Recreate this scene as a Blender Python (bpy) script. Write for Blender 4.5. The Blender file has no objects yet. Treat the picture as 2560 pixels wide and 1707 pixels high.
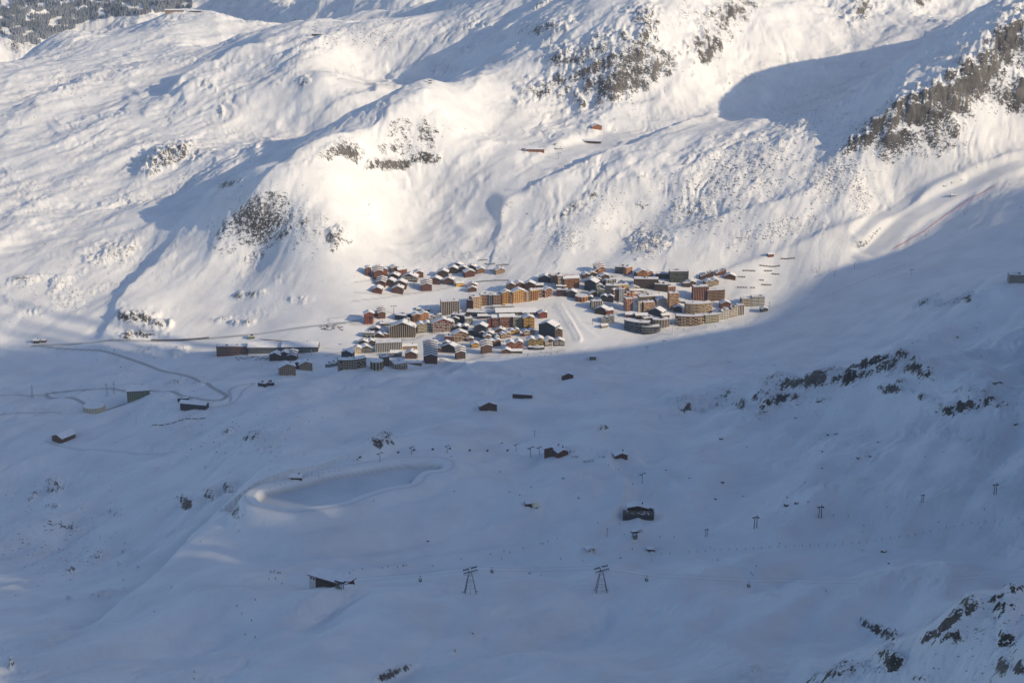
import bpy, bmesh, math, random
import numpy as np
from mathutils import Vector, Matrix

scene = bpy.context.scene
# ------------------------------------------------------------------ camera
CAM_Z = 1000.0
PITCH = math.radians(18.0)
FPX = 1280.0 / math.tan(math.radians(18.0))      # focal length in pixels of the 2560 px photograph
cam_data = bpy.data.cameras.new("camera")
cam_data.sensor_width = 36.0
cam_data.lens = 18.0 / math.tan(math.radians(18.0))
cam_data.clip_start = 5.0
cam_data.clip_end = 60000.0
cam = bpy.data.objects.new("camera", cam_data)
cam.location = (0, 0, CAM_Z)
cam.rotation_euler = (math.radians(90) - PITCH, 0, 0)
scene.collection.objects.link(cam)
scene.camera = cam

# ------------------------------------------------------------------ sky, sun, exposure
SUN_AZ = math.radians(25.0)      # how far the sun stands towards the camera from +X
SUN_EL = math.radians(22.0)
SUN = np.array([math.cos(SUN_AZ) * math.cos(SUN_EL), -math.sin(SUN_AZ) * math.cos(SUN_EL), math.sin(SUN_EL)])
world = bpy.data.worlds.new("World")
scene.world = world
world.use_nodes = True
wn = world.node_tree
bg = wn.nodes["Background"]
sky = wn.nodes.new("ShaderNodeTexSky")
sky.sky_type = 'NISHITA'
sky.sun_disc = False
sky.sun_elevation = SUN_EL
sky.sun_rotation = math.radians(90.0) + SUN_AZ
sky.altitude = 2300
sky.air_density = 1.0
sky.dust_density = 0.4
sky.ozone_density = 2.6
wn.links.new(sky.outputs[0], bg.inputs[0])
bg.inputs[1].default_value = 0.15
# aureole added around the sun to give light on shaded snow a direction
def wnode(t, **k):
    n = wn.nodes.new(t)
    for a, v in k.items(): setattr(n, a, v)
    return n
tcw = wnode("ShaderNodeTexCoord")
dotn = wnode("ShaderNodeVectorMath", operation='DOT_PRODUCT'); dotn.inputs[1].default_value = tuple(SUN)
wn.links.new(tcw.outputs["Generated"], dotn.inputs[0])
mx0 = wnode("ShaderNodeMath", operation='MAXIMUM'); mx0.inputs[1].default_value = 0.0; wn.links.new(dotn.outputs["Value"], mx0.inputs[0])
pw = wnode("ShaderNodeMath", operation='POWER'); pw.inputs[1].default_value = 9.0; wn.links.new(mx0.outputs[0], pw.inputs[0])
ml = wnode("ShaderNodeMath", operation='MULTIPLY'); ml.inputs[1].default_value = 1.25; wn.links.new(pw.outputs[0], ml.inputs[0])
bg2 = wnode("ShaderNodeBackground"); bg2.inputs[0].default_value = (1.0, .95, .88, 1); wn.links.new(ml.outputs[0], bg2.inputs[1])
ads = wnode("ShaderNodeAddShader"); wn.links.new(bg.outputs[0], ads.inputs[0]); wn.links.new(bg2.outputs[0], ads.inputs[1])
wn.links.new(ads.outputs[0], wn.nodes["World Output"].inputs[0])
sun_data = bpy.data.lights.new("sun", 'SUN')
sun_data.energy = 5.0
sun_data.angle = math.radians(0.6)
sun_data.color = (1.0, 0.80, 0.52)
sun = bpy.data.objects.new("sun", sun_data)
sun.rotation_euler = Vector(SUN).to_track_quat('Z', 'Y').to_euler()
sun.location = (2000, -500, 2500)
scene.collection.objects.link(sun)
scene.view_settings.view_transform = 'Standard'
scene.view_settings.look = 'None'
scene.view_settings.exposure = 0.06
scene.view_settings.gamma = 1.0
# ------------------------------------------------------------------ terrain height field
C18, S18 = math.cos(PITCH), math.sin(PITCH)
def ray(u, v):
    dx = (u - 1280.0) / FPX; dy = (853.5 - v) / FPX
    return dx, C18 + dy * S18, -S18 + dy * C18
def pt_at(u, v, Y):
    a, b, c = ray(u, v)
    return (a / b * Y, Y, CAM_Z + c / b * Y)
def pt_z(u, v, z):
    a, b, c = ray(u, v)
    return pt_at(u, v, (z - CAM_Z) / (c / b))

# rows: (v, [(u, value)...]) value < 600 an altitude, otherwise a distance
CTRL = [
 (1707, [(-200,300),(0,300),(320,308),(640,315),(960,320),(1280,322),(1600,330),(1920,340),(2100,1010),(2400,900),(2560,830),(2760,800)]),
 (1600, [(-200,235),(0,235),(320,262),(640,292),(960,300),(1280,300),(1600,305),(1920,310),(2200,322),(2310,1010)]),
 (1507, [(2430,1000),(2280,300),(2560,975),(2760,940)]),
 (1665, [(2150,1030)]),
 (1480, [(-200,115),(0,125),(320,200),(450,245),(640,266),(960,270),(1280,270),(1600,275),(1920,285),(2240,300),(2560,318),(2760,325)]),
 (1430, [(1280,236),(1600,243),(960,234),(640,238)]),
 (1390, [(-200,45),(0,58),(320,125),(430,195),(500,212),(640,213),(960,211),(1280,216),(1600,228),(1920,245),(2240,262),(2560,285),(2760,300)]),
 (1300, [(-200,28),(0,38),(320,85),(540,195),(600,222),(1280,226),(1600,236),(1920,248),(2240,265),(2560,290)]),
 (1270, [(650,238)]),(1285,[(740,239)]),(1262,[(900,239)]),(1215,[(1050,240)]),(1210,[(700,240)]),(1172,[(880,240)]),(1155,[(1100,240)]),(1180,[(1150,239)]),
 (1200, [(-200,22),(0,28),(320,75),(560,150),(1280,222),(1600,228),(1920,240),(2240,262),(2560,295)]),
 (1130, [(1100,222),(1280,210),(1385,210),(1500,212)]),
 (1080, [(-200,20),(0,25),(320,50),(640,140),(900,165),(1200,190),(1600,195),(1920,225),(2240,262),(2560,298)]),
 (1000, [(-200,15),(0,20),(320,38),(640,80),(960,112),(1280,135),(1600,150),(1920,200),(2240,262),(2560,300),(2760,325)]),
 (940, [(-200,0),(0,5),(320,10),(640,42),(960,72),(1280,80),(1600,92),(1800,130),(2000,200),(2240,268),(2560,292)]),
 (905, [(2260,276),(2100,240)]),
 (890, [(-200,0),(0,3),(320,12),(640,30),(960,40),(1280,45),(1600,50),(1920,105)]),
 (860, [(2240,225),(2560,280)]),
 (845, [(0,12),(320,18),(640,30),(960,42),(1280,48),(1600,52),(1800,62),(1920,82)]),
 (800, [(-200,28),(0,30),(320,36),(640,46),(960,60),(1280,66),(1600,70),(1850,70),(2000,90),(2240,165),(2560,262),(2760,290)]),
 (740, [(0,55),(320,62),(640,75),(960,85),(1280,88),(1600,92),(1850,90),(1950,86),(2100,105),(2240,160),(2560,275)]),
 (690, [(-200,74),(0,78),(640,96),(960,105),(1280,108),(1600,112),(1920,105),(2050,112),(2240,155),(2560,288)]),
 (640, [(0,96),(320,98),(640,118),(960,130),(1280,128),(1600,132),(1920,138),(2150,144),(2560,2900),(2400,198)]),
 (560, [(-200,125),(0,126),(320,130),(640,3345),(800,3300),(960,160),(1280,160),(1600,166),(1920,192),(2150,194),(2350,200),(2560,3080)]),
 (480, [(0,152),(320,152),(450,155),(600,3425),(800,3405),(960,212),(1280,215),(1600,225),(1920,235),(2240,230),(2420,240),(2560,3300)]),
 (400, [(-200,182),(0,184),(320,185),(560,212),(440,198),(850,3535),(1000,3660),(1280,256),(1600,265),(1920,285),(2240,290),(2560,3500),(2760,3480)]),
 (430, [(686,3480)]),(365,[(827,3600)]),(305,[(980,3720)]),(261,[(1056,3800)]),(201,[(1072,3950)]),
 (430,[(620,225)]),(380,[(700,258)]),(340,[(770,282)]),(300,[(860,312)]),(262,[(960,330)]),(330, [(760,4300)]),(290,[(900,4350)]),(240,[(1000,4500)]),(200,[(990,4700),(1170,4150)]),
 (320, [(0,214),(320,216),(600,218),(1200,3860),(1400,3930),(1600,284),(1850,300),(2230,3560),(2560,3590)]),
 (350, [(2120,3590)]),(230,[(2250,3655)]),(150,[(2400,3710)]),(50,[(2560,3780)]),(-60,[(2760,3880)]),
 (300, [(1960,4050)]),(228,[(1900,4280)]),(130,[(2250,4500)]),(60,[(2400,4700),(1950,4600)]),
 (250, [(1400,4080),(1650,4080),(1800,4150),(0,4700),(320,4650)]),
 (250, [(1200,4000)]),(170,[(1220,4300)]),(100,[(1200,4650)]),
 (150, [(1400,4180),(1550,4160),(1700,4200),(1850,4350)]),
 (60,  [(1130,4900),(950,4900),(1400,4420),(1550,4280),(1700,4350)]),
 (50,  [(1320,4700)]),
 (0,   [(1500,4500),(1750,4500),(2100,4900),(2560,5000)]),
 (200, [(0,4980),(320,4950),(600,4650),(800,4450)]),
 (150, [(1000,4750),(850,4700),(400,5300)]),
 (95,  [(800,4820)]),(140,[(560,4950)]),(110,[(650,4900)]),
 (160, [(0,5450),(-150,5500)]),(85,[(150,5900)]),(120,[(320,5500)]),(95,[(300,5950)]),
 (30,  [(440,6200)]),(38,[(540,6250)]),(78,[(600,5950)]),(80,[(440,5700),(700,5500)]),
 (60,  [(150,9000),(-100,8900)]),(0,[(150,9700),(400,9600),(-200,9600)]),(100,[(0,8600)]),
 (40,  [(800,7250),(640,8100),(960,6350)]),(0,[(800,7900),(1000,6900),(640,8900),(1180,6100)]),(22,[(1120,5600)]),
]
RAW = [(-2500,7100,-120),(-1600,7200,-120),(-700,6700,-20),(-300,6400,60),(200,6300,80),(-2500,8000,-330),(-1600,8200,-260),
       (-3500,10500,260),(-1500,10600,300),(0,9500,500),(1500,8500,800),(3000,9000,900),
       (-4000,13500,700),(0,13500,1000),(4000,13500,1300),(500,5500,640),(1500,5600,760),(2400,5600,800),
       (-900,5600,200),(-300,5600,240),(-2600,6200,-40),(-2000,5800,60),(-2400,6000,-60),(-1900,5620,170),
       (-300,620,430),(0,620,440),(350,620,520),(-600,900,330),(2600,4500,640),(-3200,5000,180)]
def build_ctrl():
    P = []
    for v, lst in CTRL:
        for u, val in lst:
            P.append(pt_at(u, v, val) if val >= 600 else pt_z(u, v, val))
    P += RAW
    return np.array(P, dtype=np.float64)
CP = build_ctrl()
def tps_kernel(r2):
    return 0.5 * r2 * np.log(r2 + 1e-9)
def warp(x, y):
    # plan coordinates compressed with distance, so far control points count as near neighbours
    s = np.log(y / 500.0)
    return x / y * 2.6, s * 2.2
def fit_tps(P, lam=2e-4):
    a, b = warp(P[:, 0], P[:, 1])
    n = len(P)
    d2 = (a[:, None] - a[None]) ** 2 + (b[:, None] - b[None]) ** 2
    K = tps_kernel(d2) + np.eye(n) * lam
    Q = np.c_[np.ones(n), a, b]
    A = np.block([[K, Q], [Q.T, np.zeros((3, 3))]])
    w = np.linalg.solve(A, np.r_[P[:, 2], np.zeros(3)])
    return a, b, w
TA, TB, TW = fit_tps(CP)
def tps_eval(x, y):
    sh = x.shape
    a, b = warp(x.ravel(), y.ravel())
    out = np.full(a.shape, TW[-3]) + TW[-2] * a + TW[-1] * b
    for i in range(len(TA)):
        out += TW[i] * tps_kernel((a - TA[i]) ** 2 + (b - TB[i]) ** 2)
    return out.reshape(sh)

# fan-shaped grid: columns x / y, rows log(y)
NT_IN, NS = 1150, 1750
T_IN = np.linspace(-0.43, 0.43, NT_IN)
T_OUT = 0.43 + np.cumsum(np.linspace(0.002, 0.02, 40))
TT = np.concatenate([-T_OUT[::-1], T_IN, T_OUT])
Y0, Y1 = 620.0, 13500.0
SS = np.linspace(math.log(Y0), math.log(Y1), NS)
NT = len(TT)
GY = np.exp(SS)[:, None] * np.ones((1, NT))
GX = TT[None, :] * GY
def coarse_tps():
    tc = np.linspace(TT[0], TT[-1], 260); sc = np.linspace(SS[0], SS[-1], 330)
    yc = np.exp(sc)[:, None] * np.ones((1, 260)); xc = tc[None] * yc
    h = tps_eval(xc, yc)
    # bicubic-like upsampling: cubic along both axes through numpy
    fi = (TT - tc[0]) / (tc[1] - tc[0]); fj = (SS - sc[0]) / (sc[1] - sc[0])
    def cub(arr, f):
        n = arr.shape[1]
        i = np.clip(np.floor(f).astype(int), 1, n - 3); t = f - i
        a0, a1, a2, a3 = arr[:, i - 1], arr[:, i], arr[:, i + 1], arr[:, i + 2]
        return a1 + 0.5 * t * (a2 - a0 + t * (2 * a0 - 5 * a1 + 4 * a2 - a3 + t * (3 * (a1 - a2) + a3 - a0)))
    r = cub(h, fi)
    return cub(r.T.copy(), fj).T.copy()
H = coarse_tps()
# beyond the frame on the east side the fan sinks under the mountain's own mesh
H -= np.clip(TT[None, :] - .42, 0, 9) * 1300 * np.clip((4600 - GY) / 400, 0, 1)

def col_sample(t):
    i = np.searchsorted(TT, t) - 1
    i = int(min(max(i, 0), NT - 2)); f = (t - TT[i]) / (TT[i + 1] - TT[i])
    return H[:, i] * (1 - f) + H[:, i + 1] * f
YS = np.exp(SS)
def cast(u, v, lift=0.0, ymin=0.0):
    """world point where the line of sight through photo pixel (u, v) meets the ground (raised by lift)"""
    a, b, c = ray(u, v)
    t = a / b
    col = col_sample(t) + lift
    rz = CAM_Z + c / b * YS
    ok = (col >= rz) & (YS > ymin)
    j = int(np.argmax(ok))
    if not ok[j]:
        j = NS - 1
    j = max(j, 1)
    d0 = rz[j - 1] - col[j - 1]; d1 = rz[j] - col[j]
    f = d0 / (d0 - d1) if d0 != d1 and d0 > 0 else 0.0
    y = YS[j - 1] + (YS[j] - YS[j - 1]) * f
    return np.array([t * y, y, CAM_Z + c / b * y])
def ground(x, y):
    t = x / y; s = math.log(y)
    i = int(np.clip(np.searchsorted(TT, t) - 1, 0, NT - 2)); f = (t - TT[i]) / (TT[i + 1] - TT[i])
    g = (s - SS[0]) / (SS[1] - SS[0]); j = int(np.clip(math.floor(g), 0, NS - 2)); g -= j
    return float((H[j, i] * (1 - f) + H[j, i + 1] * f) * (1 - g) + (H[j + 1, i] * (1 - f) + H[j + 1, i + 1] * f) * g)

# ---- noise
_rng = np.random.RandomState(7)
_perm = _rng.permutation(4096)
_ga = _rng.rand(4096) * 2 * math.pi
_gx = np.cos(_ga).astype(np.float32); _gy = np.sin(_ga).astype(np.float32)
def gnoise(x, y, seed=0):
    xi = np.floor(x).astype(np.int64); yi = np.floor(y).astype(np.int64)
    xf = (x - xi).astype(np.float32); yf = (y - yi).astype(np.float32)
    def g(ix, iy, fx, fy):
        h = _perm[(_perm[(ix + seed * 57) & 4095] + iy) & 4095]
        return _gx[h] * fx + _gy[h] * fy
    uu = xf * xf * xf * (xf * (xf * 6 - 15) + 10); vv = yf * yf * yf * (yf * (yf * 6 - 15) + 10)
    n00 = g(xi, yi, xf, yf); n10 = g(xi + 1, yi, xf - 1, yf)
    n01 = g(xi, yi + 1, xf, yf - 1); n11 = g(xi + 1, yi + 1, xf - 1, yf - 1)
    return ((n00 * (1 - uu) + n10 * uu) * (1 - vv) + (n01 * (1 - uu) + n11 * uu) * vv) * 1.5
def fbm(x, y, octv, seed=0, gain=.5, ridged=False):
    s = np.zeros(np.broadcast(x, y).shape, np.float32); a = 1.0; f = 1.0
    for o in range(octv):
        n = gnoise(x * f, y * f, seed + o)
        if ridged: n = 1 - 2 * np.abs(n)
        s += a * n; a *= gain; f *= 2.03
    return s
def smooth(e0, e1, x):
    t = np.clip((x - e0) / (e1 - e0), 0, 1)
    return t * t * (3 - 2 * t)

# pixel coordinates at which every ground vertex shows in the photograph (used to size outcrops)
def proj(x, y, z):
    zz = z - CAM_Z
    dep = y * C18 - zz * S18
    return 1280 + FPX * x / dep, 853.5 - FPX * (y * S18 + zz * C18) / dep
# ------------------------------------------------------------------ ridges, gullies, benches
U_, V_ = None, None
def seg_dist(X, Y, pts):
    """signed distance to a world polyline (left of its direction negative) and position 0..1 along it"""
    best = np.full(X.shape, 1e9, np.float32); sgn = np.ones(X.shape, np.float32); par = np.zeros(X.shape, np.float32)
    seg = [math.hypot(pts[i + 1][0] - pts[i][0], pts[i + 1][1] - pts[i][1]) for i in range(len(pts) - 1)]
    L = sum(seg); acc = 0.0
    for i in range(len(pts) - 1):
        ax, ay = pts[i][0], pts[i][1]; dx, dy = pts[i + 1][0] - ax, pts[i + 1][1] - ay
        l2 = dx * dx + dy * dy + 1e-9
        px, py = X - ax, Y - ay
        t = np.clip((px * dx + py * dy) / l2, 0, 1)
        d = np.hypot(px - t * dx, py - t * dy)
        m = d < best
        best = np.where(m, d, best)
        sgn = np.where(m, np.where(dx * py - dy * px > 0, -1.0, 1.0), sgn)
        par = np.where(m, (acc + t * seg[i]) / L, par)
        acc += seg[i]
    return best, sgn, par
def window(pts, R):
    xs = [p[0] for p in pts]; ys = [p[1] for p in pts]
    ya, yb = max(min(ys) - R, Y0), min(max(ys) + R, Y1)
    j0 = int(np.searchsorted(YS, ya)); j1 = int(np.searchsorted(YS, yb)) + 1
    t = [(x + s * R) / y for x in (min(xs), max(xs)) for s in (-1, 1) for y in (ya, yb)]
    i0 = max(int(np.searchsorted(TT, min(t))) - 1, 0); i1 = int(np.searchsorted(TT, max(t))) + 1
    return slice(j0, j1), slice(i0, i1)
def crop(x0, y0, k=0.408):
    return lambda *p: [(x0 + k * a, y0 + k * b) for a, b in p]
c1, c2, c3 = crop(0, 0), crop(850, 0), crop(1700, 0)
c4, c5, c6, c7, c8 = crop(0, 560), crop(1700, 600), crop(0, 1067), crop(850, 1067), crop(1700, 1067)
def ridge(px, h, wl, wr, p=1.3, taper=.15, wig=0.12):
    pts = [cast(u, v, lift=h * .8) for u, v in px]
    R = 2.6 * max(wl, wr)
    w = window(pts, R)
    X, Y = GX[w], GY[w]
    if X.size == 0: return
    wx = fbm(X / 90, Y / 90, 3, 40) * (wl + wr) * wig; wy = fbm(X / 90, Y / 90, 3, 50) * (wl + wr) * wig
    d, s, t = seg_dist(X + wx, Y + wy, pts)
    ww = np.where(s < 0, wl, wr)
    f = np.clip(np.exp(-(d / ww) ** p) - math.exp(-2.5 ** p), 0, 1)
    # fade towards the ends
    e = smooth(-0.001, taper, t) * smooth(-0.001, taper, 1 - t) if taper > 0 else 1
    if taper > 0:
        for ax in (0, 1):
            for _ in range(2): e = boxblur(e, 14, ax)
    H[w] += (h * f * e).astype(H.dtype)
def boxblur(a, r, ax):
    if a.shape[ax] < 3: return a
    a = np.moveaxis(a, ax, 0); n = a.shape[0]
    c = np.concatenate([np.zeros((1,) + a.shape[1:]), np.cumsum(a, 0)])
    lo = np.clip(np.arange(n) - r, 0, n); hi = np.clip(np.arange(n) + r + 1, 0, n)
    return np.moveaxis((c[hi] - c[lo]) / (hi - lo)[:, None], 0, ax)
def bench(px, w_, marg, strength=1.0, smoothn=5, attr=None, dz=0.0, val=1.0, ymin=0):
    pts = [cast(u, v, ymin=ymin) for u, v in px]
    # resample
    out = []
    for i in range(len(pts) - 1):
        n = max(int(np.hypot(*(pts[i + 1] - pts[i])[:2]) / 12), 1)
        for k in range(n): out.append(pts[i] + (pts[i + 1] - pts[i]) * k / n)
    out.append(pts[-1]); out = np.array(out)
    out[:, 2] = [ground(p[0], p[1]) for p in out]
    for _ in range(smoothn):
        q = out.copy(); q[1:-1] = (out[:-2] + 2 * out[1:-1] + out[2:]) / 4; out = q
    w = window(out, w_ + marg + 10)
    X, Y = GX[w], GY[w]
    d, s, t = seg_dist(X, Y, out)
    L = np.r_[0, np.cumsum(np.hypot(np.diff(out[:, 0]), np.diff(out[:, 1])))]; L /= L[-1]
    z = np.interp(t, L, out[:, 2]) + dz
    f = smooth(w_ + marg, w_, d) * strength
    H[w] = H[w] * (1 - f) + z * f
    if attr is not None:
        attr[w] = np.maximum(attr[w], smooth(w_ + 1.5, w_ - 1.0, d) * val)
    return out

def scarp(px, drop, wd, fade, side=-1.0, ends=.12):
    pts = [cast(u, v) for u, v in px]
    w = window(pts, fade * 2.2); X, Y = GX[w], GY[w]
    d, s, t = seg_dist(X, Y, pts)
    e = smooth(-.001, ends, t) * smooth(-.001, ends, 1 - t)
    for ax in (0, 1):
        for _ in range(2): e = boxblur(e, 10, ax)
    f = np.where(s * side > 0, smooth(0, wd, d) * np.exp(-(d / fade) ** 2), 0)
    H[w] -= (drop * f * e).astype(H.dtype)

# distant and mid-distance ridges, each drawn from its low end to its high end
ridge(c1((150,700),(250,620),(400,560),(500,480),(600,410),(720,340)), 26, 35, 170)
ridge([(432,257),(481,196),(506,171),(559,151),(604,122),(637,108),(700,100)], 55, 60, 260)
ridge([(700,140),(760,112),(800,92),(860,100)], 30, 60, 160)
ridge([(755,314),(796,278),(849,257),(900,240),(932,226),(985,186),(1034,163),(1090,157)], 26, 35, 150)
ridge([(520,640),(571,555),(640,490),(669,455),(710,405),(800,362),(860,343),(958,310),(1056,261),(1075,205)], 27, 40, 130, 1.2, .08, .05)
ridge([(640,520),(700,470),(760,440),(860,420)], 14, 40, 60)
ridge([(245,880),(265,837),(286,772),(339,695),(400,630),(465,560)], 13, 14, 110)
ridge([(388,600),(405,565),(420,535)], 9, 12, 40)
ridge(c1((1530,1010),(1570,960),(1600,880),(1570,830)), 10, 16, 50)
ridge(c1((670,955),(760,925),(880,890),(1000,900)), 12, 25, 60)
ridge(c1((130,1135),(180,1110),(250,1100)), 10, 20, 50)
ridge(c1((370,1120),(450,1090),(560,1075)), 9, 20, 60)
ridge(c1((820,1085),(900,1010),(1000,930),(1260,910)), 14, 40, 50)
ridge(c1((340,790),(370,720),(430,690)), 10, 16, 50)
ridge(c1((780,680),(820,590),(830,540),(900,520)), 8, 15, 40)
ridge(c1((890,720),(920,660),(1000,620)), 10, 18, 60)
ridge(c1((0,1040),(300,900),(560,800),(800,640)), 9, 30, 120)
ridge(c1((0,880),(150,640),(330,560)), 8, 30, 100)
ridge(c1((0,560),(80,470),(230,420)), 12, 30, 80)
ridge(c1((120,300),(230,250),(330,185),(440,210)), 12, 50, 80)
ridge(c1((950,130),(1080,80),(1280,60),(1540,200)), 16, 60, 90)
ridge([(560,130),(640,80),(700,90)], 14, 50, 70)
ridge(c1((400,560),(560,470),(700,400)), 8, 30, 100)
ridge(c1((800,460),(900,400),(1000,390)), 10, 30, 90)
ridge([(1235,600),(1250,559),(1258,522),(1291,486),(1393,437),(1503,392),(1605,355),(1707,314),(1800,270)], 27, 22, 200, 1.2, .08, .03)
ridge([(1490,315),(1519,286),(1585,265),(1710,235)], 15, 22, 120)
ridge([(1405,625),(1434,571),(1487,543),(1625,494)], 13, 40, 120)
ridge([(1660,640),(1680,600),(1687,580),(1710,568),(1782,544),(1875,511),(2067,466)], 14, 20, 90)
ridge([(1330,480),(1400,440),(1500,460),(1540,480)], 8, 40, 60)
ridge([(1790,672),(1850,655),(1960,630),(2067,592),(2218,548),(2312,490),(2475,408),(2600,370)], 17, 20, 110, 1.3, .05, .02)
ridge([(2260,458),(2296,424),(2353,398)], 11, 20, 60)
ridge([(2110,520),(2125,470),(2150,450)], 10, 14, 40)
ridge([(1850,480),(1880,455),(1900,430)], 9, 14, 40)
ridge([(2100,380),(2160,330),(2243,275),(2330,240),(2394,204),(2467,106),(2536,61),(2640,-20)], 38, 60, 120, 1.1, .08, .05)
ridge([(2210,215),(2280,185),(2340,165)], 16, 50, 60)
ridge([(2020,255),(2090,215),(2150,213)], 9, 30, 40)
ridge([(1880,300),(1900,230),(1950,215)], 12, 30, 60)
ridge([(1176,139),(1217,102),(1258,73),(1311,33),(1400,15)], 26, 45, 130)
ridge([(1240,92),(1262,70),(1310,60)], 14, 30, 60)
ridge([(1884,98),(1916,41),(1960,10)], 20, 40, 110)
ridge([(1260,300),(1320,260),(1330,190)], 10, 30, 60)
ridge([(1130,400),(1180,370),(1230,350)], 9, 30, 50)
ridge([(1050,330),(1090,290),(1120,240)], 10, 30, 60)
ridge([(1150,250),(1200,200),(1210,160)], 9, 25, 50)
ridge(c2((1420,520),(1480,600),(1580,700),(1600,740)), -9, 30, 40)
ridge([(1625,250),(1660,200),(1690,150)], 12, 60, 60)
# slopes in the shade of the valley
ridge([(540,1015),(620,975),(690,948),(755,925),(860,912),(1000,905)], 16, 60, 130)
ridge([(980,935),(1100,905),(1180,915),(1290,935)], 6, 40, 50)
ridge([(1560,860),(1700,835),(1820,812),(1900,800)], 7, 40, 60)
ridge([(1900,790),(2040,735),(2130,700),(2300,640),(2440,585),(2570,560)], 7, 35, 90, 1.2, .05, .03)
ridge([(2080,760),(2200,700),(2380,665)], 9, 30, 60)
ridge([(1900,1000),(2020,955),(2150,915),(2270,893),(2400,950),(2560,990)], 12, 60, 110)
ridge([(2340,1030),(2400,995),(2440,975),(2480,1010)], 12, 40, 60)
ridge([(380,1450),(460,1375),(510,1325),(560,1290),(640,1285)], 10, 30, 70, 1.4)
ridge([(420,1560),(520,1500),(620,1470),(700,1460)], 9, 40, 60, 1.5)
ridge([(700,1420),(900,1400),(1150,1400),(1300,1420)], -7, 30, 30, 1.5)
ridge([(1130,1540),(1300,1470),(1500,1440),(1700,1450)], 8, 50, 50, 1.5)
ridge([(1250,1580),(1450,1540),(1650,1560)], -10, 60, 60, 1.5)
ridge([(300,1640),(600,1600),(900,1560)], -9, 50, 60, 1.5)
ridge([(1900,1640),(2000,1600),(2150,1560)], -10, 60, 50, 1.5)
ridge([(1700,1500),(1900,1460),(2100,1470)], 7, 60, 50, 1.5)
ridge([(1560,1260),(1480,1230),(1460,1180),(1500,1130)], 8, 40, 50, 1.5)
ridge([(1290,1330),(1200,1290),(1180,1240)], -6, 60, 50, 1.5)
ridge([(1380,1170),(1420,1200),(1480,1210)], 7, 30, 30, 1.5)
ridge([(0,1130),(100,1075),(230,1050)], 8, 60, 80)
ridge([(200,1200),(300,1150),(400,1125)], 10, 50, 90)
ridge([(0,980),(80,990),(200,970)], -7, 30, 50)
ridge([(640,1530),(740,1470),(790,1440),(900,1450)], 12, 45, 45, 1.6)
ridge([(560,1560),(620,1500),(700,1450)], 7, 30, 40, 1.6)
ridge([(1160,1545),(1200,1512),(1255,1500),(1290,1510)], 5, 12, 30, 1.6)
ridge([(1110,1660),(1180,1590),(1240,1540)], 6, 40, 50, 1.6)
ridge([(1040,1490),(1060,1478),(1080,1480)], 3, 12, 18, 1.6)
ridge([(1280,1440),(1500,1400),(1700,1390),(1860,1380)], -4, 30, 40)
ridge([(1900,1452),(1970,1500),(2030,1512)], -3, 15, 20)
ridge([(1880,1700),(1950,1680),(2010,1668),(2080,1690)], 6, 30, 40)
ridge([(2000,1720),(2150,1662),(2250,1625),(2350,1570),(2430,1505),(2500,1490),(2600,1480)], 14, 30, 60, 1.2, .05)
for (u, v, h, w) in [(2355,1250,7,14),(2560,1222,10,18),(1930,1322,5,12),(1728,1352,4,14),(1245,1252,3,8)]:
    ridge([(u - 60, v + 22), (u - 15, v + 3), (u + 15, v)], h, w, w * 1.4, 1.4, .6, .05)
ridge([(1540,1180),(1550,1210),(1530,1240)], 5, 20, 14, 1.6)
ridge([(1380,1375),(1400,1355),(1440,1380)], 4, 8, 8, 1.6)
ridge([(1560,1265),(1600,1230),(1620,1210)], 3, 6, 14, 1.6)
ridge([(830,1410),(1000,1395),(1180,1370),(1400,1345)], -3, 20, 30)

scarp([(250,1560),(330,1490),(400,1430),(450,1375),(490,1330),(540,1290),(600,1282),(680,1288)], 26, 38, 130)
scarp([(940,945),(1060,925),(1180,908),(1300,895)], 6, 9, 45, 1.0)
scarp([(560,1020),(640,985),(720,950),(800,935)], 10, 25, 70)
scarp([(1530,1150),(1560,1190),(1560,1230),(1530,1270)], 7, 12, 30, -1.0)
scarp([(690,1560),(740,1520),(800,1490),(860,1480)], 8, 25, 50, 1.0)
scarp([(1130,1560),(1190,1512),(1260,1502),(1300,1520)], 6, 14, 35, -1.0)
# ---- roughness of the snow cover
calm = np.zeros_like(H)
for (u, v, rx, ry) in [(1300,780,520,180),(900,1215,230,90),(700,1350,420,130),(1200,1380,300,80),(900,745,250,60)]:
    c = cast(u, v)
    calm = np.maximum(calm, np.exp(-(((GX - c[0]) / rx) ** 2 + ((GY - c[1]) / ry) ** 2) ** 1.5))
far = smooth(3400, 5500, GY)
near = smooth(2900, 2000, GY)
amp = (1 - .85 * calm)
ca, sa = 0.50, 0.866
A_ = (GX * ca + GY * sa); B_ = (GX * sa - GY * ca)
n1 = fbm(A_ / 620 + 3, B_ / 190, 3, 3)
n2 = fbm(A_ / 210, B_ / 62, 4, 11)
n3 = fbm(GX / 34, GY / 34, 3, 21)
H += n1 * 9 * amp * (.45 + .9 * smooth(2900, 3500, GY))
pm = smooth(-.35, .55, fbm(GX / 420, GY / 420, 3, 15))
H += (np.abs(n2) - .3) * 3.2 * amp * (.3 + smooth(2950, 3400, GY) * .8) * (.25 + pm)
fg = smooth(3000, 2600, GY)
H += fbm(A_ / 260 + 9, B_ / 120, 3, 101) * 16.0 * fg * (1 - .8 * calm)
H += n3 * (.16 + .85 * smooth(3050, 3500, GY)) * amp
# wind-packed drifts near the viewer
H += fbm(A_ / 60, B_ / 14, 3, 31) * .45 * near * (1 - calm)
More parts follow.
